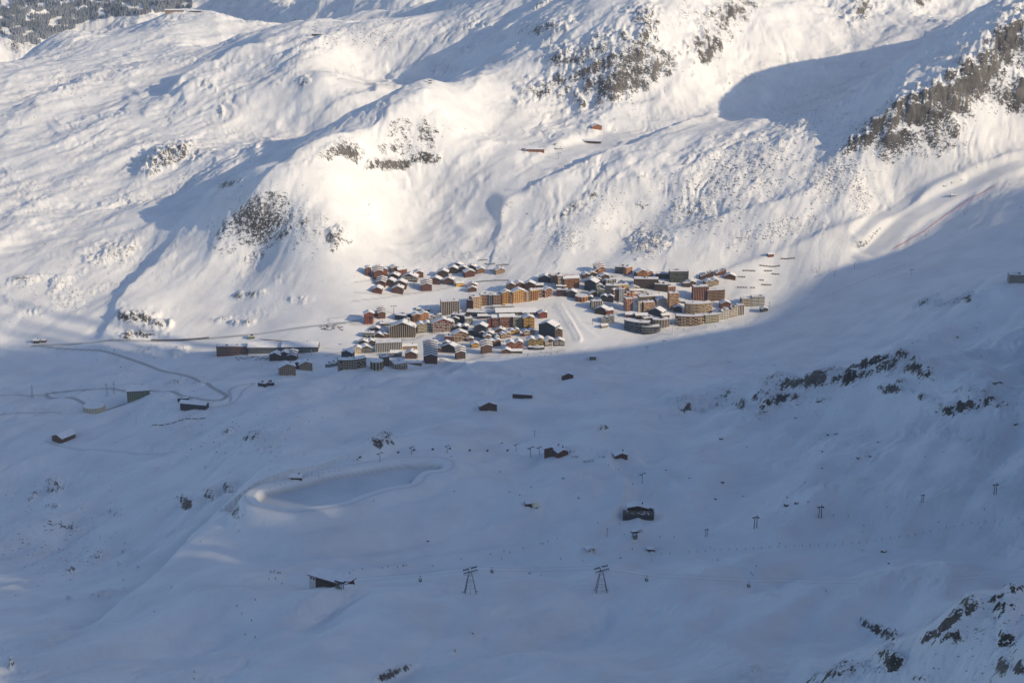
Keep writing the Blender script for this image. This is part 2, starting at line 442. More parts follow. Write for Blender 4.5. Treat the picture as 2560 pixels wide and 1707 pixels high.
# crisp little ribs and gullies on the sunlit mountainsides
back = smooth(3150, 3600, GY) * (1 - calm)
wq = fbm(GX / 190, GY / 190, 3, 201) * 85
n5 = fbm((A_ + wq) / 150, (B_ + wq) / 46, 4, 111, .55)
H += ((1 - np.abs(n5) * 1.6) - .4) * 3.4 * back * (.3 + smooth(-.2, .5, fbm(GX / 300, GY / 300, 2, 121)))
kn = fbm(GX / 130 + 5, GY / 120, 5, 151, .52, True)
H += (kn - .7) * 5.0 * back * smooth(-.3, .5, fbm(GX / 380, GY / 380, 2, 161))
# sharp wind drifts and small hummocks in the shade
n6 = fbm((A_ + wq * .4) / 70, (B_ + wq * .4) / 20, 4, 131, .55)
H += (1 - np.abs(n6) * 1.5) * 1.5 * fg * (1 - calm * .6) * smooth(-.25, .45, fbm(GX / 180, GY / 180, 3, 141))
# high mountain relief far away
H += (fbm(GX / 700, GY / 500, 6, 61, .55, True) - .6) * 60 * smooth(6400, 7600, GY)
H += (fbm(GX / 420, GY / 420, 6, 71, .5, True) - .6) * 26 * smooth(4300, 5000, GY) * smooth(.12, .2, GX / GY)

# ---- outcrops of rock: (u, v, half length, half height, slant in degrees (+ rises to the right), cover)
rock = np.zeros_like(H, dtype=np.float32)
rough = np.zeros_like(H, dtype=np.float32)
OUT = [
 (1540,215,92,40,22,1.0),(1500,180,60,14,22,.95),(1580,165,50,12,24,.95),(1480,140,75,28,20,.75),(1590,125,56,32,30,.85),(1612,52,26,28,0,.85),(1370,75,54,16,8,.8),(1365,225,56,26,15,.8),
 (1400,160,40,30,10,.6),(1650,170,40,30,40,.7),(1773,122,38,30,30,.9),(1830,35,66,36,22,.75),(2155,25,34,28,45,.85),(2300,5,24,16,0,.8),(1700,30,40,24,20,.4),
 (2520,110,80,46,50,.92),(2440,200,66,46,50,.92),(2370,262,70,40,35,.88),(2290,270,62,28,12,.9),(2190,325,62,24,30,.85),(2120,372,36,12,30,.75),
 (2340,340,54,24,10,.65),(2240,350,42,15,12,.85),(2545,232,34,42,45,.85),(2210,375,60,20,25,.45),(2290,300,36,16,15,.9),
 (870,380,28,16,-25,.7),(993,414,56,10,2,1.0),(1066,398,24,11,-8,1.0),(1000,375,46,16,0,.5),(1068,330,22,38,0,.55),(830,380,44,15,18,.6),(770,405,50,12,25,.5),
 (428,395,48,18,18,1.0),(390,425,28,14,30,.8),(492,385,38,10,10,.6),(567,465,32,6,15,.85),(330,415,30,12,10,.3),
 (690,540,85,44,-18,.42),(618,548,42,40,0,.45),(770,560,38,40,0,.45),(840,600,22,20,-40,.75),(560,600,40,40,0,.3),
 (518,216,28,14,-30,.6),(755,212,20,10,25,.7),(690,204,16,14,0,.5),(570,238,14,14,0,.5),(553,282,6,10,0,.7),(735,170,30,16,40,.4),
 (900,75,60,10,0,.35),(960,110,60,10,10,.3),(1010,60,50,12,0,.4),(780,105,40,12,10,.4),
 (69,700,52,8,8,.7),(147,711,32,15,25,.6),(277,640,58,22,12,.65),(82,782,28,8,0,.75),(163,745,42,26,0,.35),(245,722,48,12,12,.5),(20,748,20,10,0,.5),
 (355,805,50,14,-10,1.0),(343,840,46,8,0,1.0),(608,809,28,5,0,1.0),(555,801,34,4,10,.7),(320,800,20,8,0,.8),
 (624,740,38,8,0,.7),(637,642,26,20,0,.5),(743,752,22,7,0,.7),(600,690,20,12,0,.4),(700,690,30,20,0,.3),(650,780,60,10,0,.25),
 (367,874,38,12,0,.5),(445,880,22,12,20,.6),(314,935,24,18,0,.5),(437,956,16,7,0,.7),(500,960,20,8,0,.4),(300,900,14,6,0,.5),
 (563,1082,16,8,20,.85),(637,1095,28,10,10,.85),(669,1127,44,10,15,.7),(392,1111,32,8,10,.5),(377,1077,18,6,0,.5),(60,1000,30,6,0,.3),
 (137,1222,20,17,50,.95),(82,1246,11,8,40,.9),(130,1267,15,5,0,.8),(151,1316,42,7,-15,.85),(281,1279,22,6,10,.65),(302,1295,16,8,-30,.7),
 (249,1397,21,12,30,.8),(318,1381,24,6,-10,.6),(177,1428,9,6,0,.9),(245,1489,30,6,12,.8),(175,1497,6,3,0,.8),(465,1263,26,12,-32,.95),
 (524,1238,15,9,-35,1.0),(571,1226,14,14,0,.85),(28,1663,5,10,0,.8),(55,1680,8,3,0,.6),(40,1300,14,5,30,.5),(180,1357,10,4,20,.5),(270,1390,10,10,0,.3),
 (954,1102,24,17,0,.95),(887,1149,17,6,10,.7),(850,1165,12,4,0,.4),(1185,1587,13,4,0,.7),(989,1683,50,7,16,.95),(1131,1630,13,3,10,.8),(1225,1597,12,3,0,.5),
 (2002,969,62,12,8,1.25),(2047,955,31,11,20,1.25),(2108,955,38,11,5,1.12),(2153,943,44,8,12,1.12),(2181,914,36,8,15,1.25),(2128,935,44,7,18,1.12),(2226,922,32,12,15,1.25),
 (2255,902,29,14,0,1.12),(2283,926,31,9,0,1.12),(2320,939,32,11,-10,0.94),(2247,959,13,5,0,1.25),(2234,980,28,7,0,1.12),(1945,967,28,18,10,0.94),(1977,1000,36,9,5,1.19),
 (1920,1016,37,20,35,1.00),(1851,1018,12,9,30,1.12),(1802,1004,44,23,18,0.69),(1724,1022,38,19,10,0.88),(2039,1006,28,7,10,0.94),(2410,1024,57,12,8,1.25),(2373,1040,15,7,0,1.25),
 (2434,1000,38,20,0,0.69),(2516,1016,44,5,0,1.00),(2304,994,10,4,0,1.12),(2390,984,32,4,0,0.94),(2316,759,25,9,20,0.88),(2394,755,51,8,15,0.75),(1940,943,16,5,0,0.75),(2200,970,16,8,0,0.62),(2340,1003,16,5,0,0.75),
 (1505,1075,14,4,10,.9),(1800,1080,8,4,0,.5),(1550,1086,4,3,0,.8),(1990,1012,8,4,0,.8),
 (2190,1579,34,10,-25,1.20),(2228,1595,14,5,-10,1.08),(2430,1516,22,15,0,1.02),(2373,1561,48,9,45,1.14),(2328,1591,19,7,40,1.08),(2385,1602,24,10,0,1.08),
 (2234,1659,19,28,60,0.90),(2108,1683,62,12,20,0.96),(2528,1532,24,17,0,0.90),(2520,1601,18,31,0,0.84),(2512,1491,55,7,20,0.96),(2508,1667,14,13,0,0.90),(2553,1679,15,16,0,0.96),(1871,1679,48,8,18,0.72),
 (2470,1550,14,10,0,.5),(2300,1690,30,8,0,.4),(2190,1680,20,10,0,.6),
 (1440,520,70,16,32,.6),(1600,440,16,12,30,.5),(1500,560,20,10,0,.4),(1605,508,22,10,0,.4),(1465,620,12,6,30,.5),(1130,320,40,12,-15,.25),(1230,340,20,12,0,.3),(1120,175,26,8,10,.5),
 (1990,480,60,20,20,.3),(2110,300,26,8,30,.6),(2080,235,34,12,15,.5),(1900,180,120,25,15,.2),(2100,200,120,70,25,.28),(2000,320,60,40,30,.4),(2300,120,120,40,30,.25),
 (1850,430,110,70,15,.38),(1740,520,60,30,0,.5),(2080,440,60,50,30,.35),(2150,480,24,40,0,.4),(1620,610,50,24,0,.6),(1410,590,40,34,0,.35),(1950,380,60,30,30,.5),(1760,380,50,30,15,.3),
 (1840,600,60,20,20,.4),(1950,570,60,20,20,.3),(2040,560,40,24,20,.3),(2350,370,70,18,10,.4),(2420,400,40,16,0,.3),
 (1140,635,30,8,0,.4),(1180,640,20,8,0,.4),(1230,600,40,14,0,.25),(60,120,30,20,0,.4),(330,170,60,25,20,.35),(200,210,60,20,25,.4),(140,195,30,20,30,.4),(60,300,40,10,0,.15),(420,60,30,14,0,.5),
 (320,65,24,12,0,.5),(40,110,14,14,0,.6),(100,260,40,10,20,.25),(60,470,60,18,10,.4),(200,460,30,14,10,.4),(300,500,60,12,10,.4),(340,480,40,20,0,.25),(20,430,30,12,10,.5),
 (2350,830,80,50,0,.06),(1900,850,160,40,0,.08),(1950,1120,200,60,0,.09),(2150,720,40,10,0,.2),(1820,1100,60,30,0,.12),(2060,1100,30,12,0,.25),(2140,1130,20,10,0,.3),(1850,830,60,16,0,.15),
 (420,1030,80,40,0,.15),(120,1350,120,60,0,.12),(560,1160,80,30,0,.12),(700,1000,100,30,0,.08),(600,1050,60,30,0,.1),(820,1080,60,30,0,.08),
]
VU, VV = proj(GX, GY, H)
WN1 = fbm(GX / 38, GY / 30, 4, 301, .6); WN2 = fbm(GX / 34, GY / 26, 4, 311, .6)
def add_outcrop(u, v, ru, rv, ang, den):
    c = cast(u, v)
    lim = max(140.0, c[1] * .06)
    j0, j1 = np.searchsorted(YS, [c[1] - lim, c[1] + lim])
    R = max(ru, rv) * 1.9
    sl = slice(max(j0, 0), j1)
    m = (np.abs(VU[sl] - u) < R)
    i0 = int(np.argmax(m.any(0))); i1 = m.shape[1] - int(np.argmax(m.any(0)[::-1]))
    if i1 <= i0: return
    w = (sl, slice(i0, i1))
    ca_, sa_ = math.cos(math.radians(ang)), math.sin(math.radians(ang))
    du, dv = VU[w] - u, VV[w] - v
    a = (du * ca_ - dv * sa_) / ru + WN1[w] * .75; b = (du * sa_ + dv * ca_) / rv + WN2[w] * .75
    q = a * a + b * b
    f = np.exp(-(q ** 1.4) * 1.0)
    rock[w] = np.maximum(rock[w], den * f)
    if den >= .6:
        hh = min(rv / FPX * c[1] * 1.5, 26) * (den - .35)
        s_ = smooth(.9, -.5, b) * np.exp(-np.clip(-b - .6, 0, 9) * .8) * np.exp(-(np.abs(a) * .9) ** 4)
        H[w] += hh * s_
for o in OUT: add_outcrop(*o)
# craggy relief where rock comes through
near_s = np.clip(GY / 3000.0, .35, 2.0)
cr = fbm(GX / 26, GY / 20, 4, 81, .55, True)
cr2 = fbm(A_ / 13, B_ / 7, 4, 91, .65)
rk = np.clip(rock, 0, 1)
H += (cr * 5.4 + cr2 * 3.8) * rk * np.sqrt(near_s) * .8
H += gnoise(GX / 5.0, GY / 4.0, 99) * 2.2 * rk * smooth(4500, 3000, GY)
# ------------------------------------------------------------------ roads, tracks and the frozen reservoir
road = np.zeros_like(H, dtype=np.float32)
ROAD_A = bench(c4((200,748),(330,735),(640,710),(920,716),(1090,716),(1280,700),(1500,685),(1650,665),(1800,640),(1950,622),(2107,610),(2200,590)), 4, 10, 1, 8, road)
ROAD_B = bench(c4((262,750),(400,765),(560,770),(700,790),(800,830),(950,882),(1080,915),(1200,942),(1310,1010),(1390,1050)), 4, 9, 1, 8, road)
ROAD_B2 = bench(c4((1390,1050),(1405,1075),(1370,1088),(1290,1085),(1200,1065),(1080,1040),(920,1020),(700,1010),(560,1015),(400,1025),(290,1038)), 3.6, 7, 1, 3, road)
ROAD_B3 = bench(c4((290,1038),(262,1048),(290,1060),(440,1065),(500,1082),(530,1110),(528,1125)), 3.6, 6, 1, 2, road)
bench(c4((0,1050),(150,1053),(290,1045)), 2.4, 5, 1, 4, road, val=.7)
bench(c4((0,1167),(200,1156),(370,1153)), 2.4, 5, 1, 4, road, val=.7)
bench(c4((1410,1080),(1430,1062),(1390,1025),(1400,1010),(1480,985),(1560,975)), 2.4, 4, 1, 2, road, val=.6)
bench(c4((1560,980),(1480,1030),(1440,1100),(1380,1115),(1290,1125)), 2.0, 4, 1, 2, road, val=.5)
bench(c4((280,1330),(400,1370),(700,1392),(1060,1395)), 2.4, 5, 1, 4, road, val=.4)
kv = crop(880, 640, .12755)
for pl, wv in [(((0,890),(560,830),(1000,770),(1280,720),(1560,700),(1800,640),(2000,600)), .5), (((40,520),(200,500),(460,460)), .4)]:
    bench(kv(*pl), 2.0, 6, .9, 4, road, val=wv)
bench([(860,809),(800,800),(880,790),(960,785)], 2.5, 5, .8, 3, road, val=.35)
# pistes: smooth benches without a surface of their own
for pl, w_ in [(c1((310,745),(350,780),(400,820),(500,840),(550,865)), 7), (c1((790,580),(830,610),(810,680),(850,730),(960,780),(1040,830),(1020,860)), 9),
              (c1((1650,1000),(1300,1150),(1000,1260),(860,1340)), 26), (c1((860,1340),(500,1440),(60,1520)), 10),
              (c2((1050,900),(1010,950),(990,1080),(950,1170),(880,1290),(800,1380)), 18), (c2((1700,830),(1500,900),(1300,1000),(1150,1080),(1050,1180)), 22),
              (c2((740,1150),(790,1080),(900,1040),(1010,960)), 5),
              (c3((2107,1000),(1850,1100),(1600,1220),(1400,1340),(1250,1480),(1150,1560)), 16), (c3((1700,1060),(1450,1180),(1250,1330),(1100,1440)), 10),
              ([(1740,830),(1600,900),(1500,1010),(1560,1100)], 8), ([(1560,1130),(1690,1200),(1735,1270),(1700,1330)], 7),
              ([(1560,1290),(1500,1330),(1350,1372),(1180,1398),(900,1412),(600,1440)], 24), ([(1240,1190),(1290,1225),(1340,1250)], 4),
              ([(500,1440),(640,1420),(720,1410)], 10), ([(830,1400),(980,1380),(1100,1370)], 6), ([(900,1165),(1100,1140),(1250,1118),(1360,1118)], 6),
              ([(1560,1125),(1570,1180),(1555,1240),(1530,1290),(1490,1330)], 10),([(2560,1400),(2300,1380),(2000,1370),(1700,1380)], 12)]:
    bench(pl, w_, w_ * 1.5, .75, 6)
for pl, h_, wl_, wr_ in [([(1250,1120),(1400,1116),(1530,1128),(1640,1170),(1720,1230),(1745,1290)],2.4,6,9),([(1515,1150),(1555,1190),(1562,1240),(1530,1290),(1480,1330)],4.0,7,14),([(1240,1190),(1300,1230),(1345,1250)],1.8,4,6),
   ([(850,1420),(1050,1395),(1250,1370),(1400,1340)],2.6,7,12),([(500,1462),(640,1430),(760,1405),(860,1385)],2.6,7,10),([(500,1484),(620,1455),(700,1430)],2.2,5,8),([(1385,1362),(1420,1342),(1470,1372),(1500,1395)],3.2,6,8),([(1590,1325),(1660,1302),(1740,1330)],3.0,7,10),
   ([(1700,1330),(1780,1400),(1860,1440),(1960,1500)],-2.4,8,8),([(1930,1440),(1980,1480),(2040,1508)],-2.6,6,8),([(1560,1240),(1600,1300),(1590,1340),(1540,1360)],2.6,6,8),([(900,1390),(1100,1360),(1260,1310)],1.6,8,14),([(1150,1340),(1250,1310),(1330,1290)],1.8,7,12),
   ([(1000,910),(1100,893),(1165,912),(1110,952),(1085,930)],3.6,9,12),([(1150,905),(1185,932),(1250,945)],2.6,6,9),([(1290,925),(1500,912),(1700,950)],2.2,6,10),([(1060,962),(1200,978),(1330,985)],1.8,6,8),([(1190,940),(1215,930),(1300,932),(1340,950)],2.2,6,8),
   ([(1400,930),(1560,925),(1690,945)],1.6,5,8),([(800,905),(960,918),(1050,930)],-2.0,8,8),([(1100,1690),(1250,1640),(1430,1650)],3.0,12,20),([(1500,1600),(1650,1560),(1800,1580)],3.0,14,22),([(600,1640),(700,1590),(760,1530)],2.2,10,16),([(860,1560),(960,1530),(1060,1540)],2.6,9,14),
   ([(1880,1290),(1980,1270),(2060,1272)],2.0,8,12),([(2060,1420),(2160,1390),(2260,1385)],2.2,9,14),([(1920,1420),(2040,1380),(2160,1370)],2.0,8,14)]:
    ridge(pl, h_ * 1.7, wl_, wr_, 1.4, .12, .05)
# criss-crossing ski tracks and wind crust close to the viewer
tk = (1 - np.abs(fbm((GX * .92 + GY * .38) / 4.6, (GY * .92 - GX * .38) / 34, 2, 401)) * 1.6) * .34 + (1 - np.abs(fbm((GX * .75 - GY * .66) / 5.4, (GY * .75 + GX * .66) / 40, 2, 411)) * 1.6) * .26
H += tk * smooth(2300, 1900, GY) * smooth(-.15, .35, fbm(GX / 160, GY / 120, 3, 421))
# reservoir: a basin sunk into the bench, ringed by a bank
RES = [(690,1270),(660,1262),(655,1250),(672,1238),(710,1228),(765,1215),(820,1200),(880,1190),(950,1178),(1010,1170),(1060,1168),(1095,1172),(1090,1180),(1055,1184),(1028,1200),(1015,1215),(960,1225),(900,1243),(850,1262),(780,1272),(730,1276)]
WLEVEL = 235.0
def res_poly(grow=0.0):
    P = [np.array(pt_z(u, v, WLEVEL)[:2]) for u, v in RES]
    out = []
    n = len(P)
    for i in range(n):       # Catmull-Rom rounding
        p0, p1, p2, p3 = P[i - 1], P[i], P[(i + 1) % n], P[(i + 2) % n]
        for k in range(5):
            t = k / 5
            out.append(.5 * ((2 * p1) + (p2 - p0) * t + (2 * p0 - 5 * p1 + 4 * p2 - p3) * t * t + (3 * p1 - p0 - 3 * p2 + p3) * t ** 3))
    return out
RP = res_poly()
def poly_dist(X, Y, P):
    d, s, t = seg_dist(X, Y, [tuple(p) for p in P] + [tuple(P[0])])
    inside = np.zeros(X.shape, bool)
    n = len(P)
    for i in range(n):
        x1, y1 = P[i]; x2, y2 = P[(i + 1) % n]
        if y1 == y2: continue
        c = ((y1 > Y) != (y2 > Y)) & (X < (x2 - x1) * (Y - y1) / (y2 - y1) + x1)
        inside ^= c
    return np.where(inside, -d, d)
w = window(RP, 110)
dd = poly_dist(GX[w], GY[w], RP)
inner = WLEVEL - 2.4 + smooth(-2, 9, dd) * 9.6            # basin floor up to the bank
crest = inner
f = smooth(38, 20, dd)
H[w] = H[w] * (1 - f) + crest * f
road[w] = np.maximum(road[w], .75 * np.exp(-((dd - 1.5) / 2.2) ** 2))
road[w] = np.maximum(road[w], .35 * np.exp(-((dd - 19) / 2.5) ** 2))
H[w] -= 2.5 * np.exp(-((dd - 44) / 9.0) ** 2) * (dd > 0)

# the straight snow rampart and the curving lane through the gap in the village, the oval ring track
ridge(crop(1350, 640, .12755)((385,925),(440,1010),(520,1140),(620,1290),(700,1430),(790,1600)), 5.5, 4, 7, 1.6, .06, 0)
bench(crop(1350, 640, .12755)((350,930),(410,1030),(480,1150),(580,1310),(660,1450),(740,1600)), 3.5, 4, .8, 4, dz=-2)
ridge(crop(1350, 640, .12755)((560,1020),(640,1080),(700,1180),(760,1290),(900,1420),(1100,1560)), 1.3, 4, 10, 1.6, .1, 0)
bench([(1310,955),(1300,963),(1265,967),(1232,963),(1222,955),(1235,947),(1265,943),(1298,947),(1310,955)], 4, 5, .9, 3, dz=1.5)
kv3, kv7, kv8, kv6 = crop(1350, 640, .12755), crop(1060, 740, .16156), crop(1500, 700, .12755), crop(800, 750, .12755)
for pl, wv, ww in [(kv7((100,570),(300,590),(480,740),(700,730),(1000,700),(1180,700),(1500,660),(1750,640)), .55, 4), (kv7((200,900),(500,1010),(800,960),(1100,930),(1500,900),(1900,880),(2150,830)), .4, 5),
               (kv7((840,310),(1000,330),(1100,470),(1300,500),(1700,520)), .55, 4), (kv7((650,240),(900,300),(1300,320)), .5, 4), (kv8((260,640),(520,720),(900,640),(1300,560),(1500,640),(1450,760)), .5, 4),
               (kv8((1500,420),(1700,420),(1850,430),(2000,600),(2300,560)), .5, 4), (kv8((0,780),(250,860),(480,840)), .3, 6), (kv3((850,600),(880,800),(1200,900),(1500,1000),(1700,1150),(2100,1160)), .5, 4),
               (kv3((1300,400),(1500,380),(1800,420),(2300,430)), .5, 4), (kv6((600,460),(900,490),(1300,520),(1450,760),(1800,800),(2000,700)), .6, 4), (kv6((100,1100),(400,1020),(700,940),(1100,1060),(1300,1140)), .5, 4),
               (kv6((900,1380),(1300,1400),(1700,1380),(2200,1300)), .35, 4), (kv((60,720),(700,760),(1300,720)), .4, 3)]:
    bench(pl, ww, 3, 0.0, 2, road, val=wv)
# ------------------------------------------------------------------ the mountains east of the valley, outside the frame, whose crest throws the big shade
EDGE = [(2600,440),(2560,470),(2530,478),(2500,490),(2475,515),(2455,550),(2435,548),(2400,542),(2372,538),(2350,560),(2325,600),(2290,618),(2240,628),(2180,645),(2120,660),(2060,680),(2030,705),(1985,735),(1940,765),
        (1905,790),(1850,808),(1780,818),(1700,832),(1640,842),(1580,852),(1480,866),(1400,872),(1300,882),(1200,892),(1100,912),(1000,928)]
XA = 1750.0
tdir = math.tan(SUN_EL); hx, hy = math.cos(SUN_AZ), math.sin(SUN_AZ)
def occl(edge, xq):
    out = []
    for u, v in edge:
        P = cast(u, v + (9 if v > 760 else 0))
        t = (xq - P[0]) / hx
        out.append((P[1] - t * hy, P[2] + t * tdir))
    out.sort()
    return out
qa = occl(EDGE, XA)
qa = [q for q in qa if q[0] > 1890]
qa = np.array([(0, 1310), (426, 1275), (840, 1255), (1254, 1240), (1500, 1245), (1740, 1270), (1790, 1220), (1830, 1060), (1862, 900)] + qa)
mx = np.concatenate([np.arange(980, 1400, 12), np.arange(1400, 2100, 8), np.arange(2100, 2400, 14), np.arange(2400, 5600, 60)]).astype(float)
my = np.concatenate([np.arange(-2600, 300, 60), np.arange(250, 1150, 6), np.arange(1150, 2120, 7), np.arange(2120, 4300, 14)]).astype(float)
MX, MY = np.meshgrid(mx, my)
yA0 = qa[0, 0]
QP = MY + math.tan(SUN_AZ) * (MX - XA)       # position along the crest of the sun line through each point
crA = np.interp(QP, np.r_[-2600, -600, qa[:, 0], 4300], np.r_[1380, 1340, qa[:, 1], qa[-1, 1] - 60])
# made-up saw teeth in the crest, cut to let low sun reach the plateau
tr = np.random.RandomState(21)
qg = np.arange(400, 1200, 8.0)
cyc = [310, 10, 0, 215, 0, 0, 270, 10, 0, 160, 0, 0]
teeth = np.interp(QP, qg, [cyc[i % 12] * (.9 + .2 * tr.rand()) for i in range(len(qg))])
band = smooth(560, 640, QP) * smooth(880, 800, QP) * smooth(760, 600, np.abs(MX - XA))
crA = crA - teeth * band
# made-up pinnacles, shaped so the shade thins gradually over the valley's western side
q2 = np.arange(1560, 1960, 9.0)
pk = np.array([tr.uniform(1130, 1460) if tr.rand() < np.interp(q, [1700, 1800, 1870, 1935], [1, .85, .45, 0]) else 0 for q in q2])
pk = np.interp(QP, q2, pk) * (QP > 1600) * (QP < 1940)
low = np.interp(QP, [1600, 1740, 1800, 1862], [1200, 1160, 1110, 1010]) * (QP < 1890) * (QP > 1600)
crA = np.where((QP > 1600) & (QP < 1890), np.where(pk > 0, np.maximum(pk, low), low), crA)
crA = np.where((QP >= 1890) & (QP < 1940), np.maximum(crA, pk), crA)
nz = fbm(MX / 300, MY / 300, 6, 5, .55, True)
dA = np.abs(MX - XA)
MZ = crA - dA * .66 + (nz - .6) * np.minimum(dA * .12, 40)
MZ = np.maximum(MZ, 150 + (nz) * 20)
# the west flank rises from the edge of the valley floor
ie = int(np.searchsorted(TT, .40)); hedge = np.interp(MY, YS, H[:, ie])
MZ = np.minimum(MZ, hedge - 6 + 1.3 * np.maximum(MX - MY * .405, 0) + nz * 12)
# stay below the ground wherever the camera could look
MZ = np.where(MX < MY * .40, np.minimum(MZ, -60), MZ)
# ------------------------------------------------------------------ terrain mesh
def grid_mesh(name, X, Y, Z, attrs=None):
    ns, nt = X.shape
    me = bpy.data.meshes.new(name)
    co = np.stack([X, Y, Z], -1).astype(np.float32).reshape(-1, 3)
    idx = np.arange(ns * nt, dtype=np.int32).reshape(ns, nt)
    f = np.stack([idx[:-1, :-1], idx[:-1, 1:], idx[1:, 1:], idx[1:, :-1]], -1).reshape(-1)
    nf = len(f) // 4
    me.vertices.add(ns * nt); me.loops.add(nf * 4); me.polygons.add(nf)
    me.vertices.foreach_set("co", co.ravel())
    me.loops.foreach_set("vertex_index", f)
    me.polygons.foreach_set("loop_start", np.arange(0, nf * 4, 4, dtype=np.int32))
    me.polygons.foreach_set("use_smooth", np.ones(nf, dtype=bool))
    for k, a in (attrs or {}).items():
        at = me.attributes.new(k, 'FLOAT', 'POINT')
        at.data.foreach_set("value", a.astype(np.float32).ravel())
    me.update(calc_edges=True)
    ob = bpy.data.objects.new(name, me)
    scene.collection.objects.link(ob)
    return ob
# ------------------------------------------------------------------ materials
def mat(name, col=(.5,.5,.5), rough=.8, metal=0.0, spec=.3):
    m = bpy.data.materials.new(name); m.use_nodes = True
    b = m.node_tree.nodes["Principled BSDF"]
    b.inputs["Base Color"].default_value = (*col, 1); b.inputs["Roughness"].default_value = rough
    b.inputs["Metallic"].default_value = metal
    if "Specular IOR Level" in b.inputs: b.inputs["Specular IOR Level"].default_value = spec
    return m
def vary(m, c1, c2, scale=1.0, detail=3, bump=0.0, coord='Object', stretch=(1, 1, 1)):
    nt = m.node_tree; b = nt.nodes["Principled BSDF"]
    tc = nt.nodes.new("ShaderNodeTexCoord"); mp = nt.nodes.new("ShaderNodeMapping"); mp.inputs['Scale'].default_value = stretch
    no = nt.nodes.new("ShaderNodeTexNoise"); no.inputs["Scale"].default_value = scale; no.inputs["Detail"].default_value = detail
    mx = nt.nodes.new("ShaderNodeMix"); mx.data_type = 'RGBA'
    rp = nt.nodes.new("ShaderNodeMapRange"); rp.inputs[1].default_value = .35; rp.inputs[2].default_value = .65
    nt.links.new(tc.outputs[coord], mp.inputs[0]); nt.links.new(mp.outputs[0], no.inputs[0]); nt.links.new(no.outputs[0], rp.inputs[0])
    nt.links.new(rp.outputs[0], mx.inputs[0])
    mx.inputs[6].default_value = (*c1, 1); mx.inputs[7].default_value = (*c2, 1)
    nt.links.new(mx.outputs[2], b.inputs["Base Color"])
    if bump:
        bp = nt.nodes.new("ShaderNodeBump"); bp.inputs[0].default_value = bump
        nt.links.new(no.outputs[0], bp.inputs["Height"]); nt.links.new(bp.outputs[0], b.inputs["Normal"])
    return m
def ground_mat():
    m = mat("snow_and_rock", (.8, .8, .8), .75, 0, .15)
    nt = m.node_tree; N = nt.nodes; Lk = nt.links.new; b = N["Principled BSDF"]
    def nd(t, **k):
        n = N.new(t)
        for a, v in k.items(): setattr(n, a, v)
        return n
    def mth(op, a, c, clamp=False):
        n = nd("ShaderNodeMath", operation=op, use_clamp=clamp)
        for i, s in enumerate((a, c)):
            if isinstance(s, (int, float)): n.inputs[i].default_value = s
            else: Lk(s, n.inputs[i])
        return n.outputs[0]
    def noise(scale, detail=4, rough=.6, stretch=None):
        no = nd("ShaderNodeTexNoise"); no.inputs["Scale"].default_value = scale; no.inputs["Detail"].default_value = detail; no.inputs["Roughness"].default_value = rough
        if stretch:
            mp = nd("ShaderNodeMapping"); mp.inputs['Scale'].default_value = stretch; mp.inputs['Rotation'].default_value = (0, 0, math.radians(-60))
            Lk(geo.outputs["Position"], mp.inputs[0]); Lk(mp.outputs[0], no.inputs[0])
        else: Lk(geo.outputs["Position"], no.inputs[0])
        return no.outputs[0]
    geo = nd("ShaderNodeNewGeometry")
    def attr(nm):
        a = nd("ShaderNodeAttribute"); a.attribute_name = nm; return a.outputs["Fac"]
    sep = nd("ShaderNodeSeparateXYZ"); Lk(geo.outputs["Normal"], sep.inputs[0])
    steep = mth('SUBTRACT', 0.86, sep.outputs[2])
    n_a = noise(.035, 6, .72); n_b = noise(.11, 5, .75, (1, 2.6, 1)); n_c = noise(.6, 3, .6)
    ra = attr("rock")
    s = mth('ADD', mth('MULTIPLY', ra, .70), mth('MULTIPLY', steep, 1.7))
    s = mth('ADD', s, mth('MULTIPLY', mth('SUBTRACT', n_a, .5), 1.5))
    s = mth('ADD', s, mth('MULTIPLY', mth('SUBTRACT', n_b, .5), 2.8))
    s = mth('ADD', s, mth('MULTIPLY', mth('SUBTRACT', noise(.33, 4, .7, (1, 2.0, 1)), .5), 1.9))
    s = mth('MULTIPLY', s, mth('MINIMUM', mth('MULTIPLY', mth('ADD', ra, mth('MULTIPLY', mth('MAXIMUM', mth('SUBTRACT', steep, .24), 0.0), 5)), 9), 1.0))
    fac = nd("ShaderNodeMapRange"); fac.inputs[1].default_value = .66; fac.inputs[2].default_value = .76; Lk(s, fac.inputs[0])
    # rock colour
    rc = nd("ShaderNodeMix", data_type='RGBA'); rc.inputs[6].default_value = (.03, .029, .028, 1); rc.inputs[7].default_value = (.17, .156, .14, 1)
    r2 = nd("ShaderNodeMapRange"); r2.inputs[1].default_value = .35; r2.inputs[2].default_value = .68; Lk(noise(.02, 6, .8), r2.inputs[0]); Lk(r2.outputs[0], rc.inputs[0])
    # snow colour
    sc = nd("ShaderNodeMix", data_type='RGBA'); sc.inputs[6].default_value = (.80, .81, .82, 1); sc.inputs[7].default_value = (.68, .69, .71, 1)
    r3 = nd("ShaderNodeMapRange"); r3.inputs[1].default_value = .4; r3.inputs[2].default_value = .7; Lk(noise(.012, 5, .6), r3.inputs[0]); Lk(r3.outputs[0], sc.inputs[0])
    # packed snow and grit of the roads, forest floor
    rd = nd("ShaderNodeMix", data_type='RGBA'); Lk(sc.outputs[2], rd.inputs[6]); rd.inputs[7].default_value = (.40, .40, .40, 1); Lk(attr("road"), rd.inputs[0])
    fo = nd("ShaderNodeMix", data_type='RGBA'); Lk(rd.outputs[2], fo.inputs[6]); fo.inputs[7].default_value = (.10, .11, .12, 1); Lk(attr("wood"), fo.inputs[0])
    mx = nd("ShaderNodeMix", data_type='RGBA'); Lk(fac.outputs[0], mx.inputs[0]); Lk(fo.outputs[2], mx.inputs[6]); Lk(rc.outputs[2], mx.inputs[7])
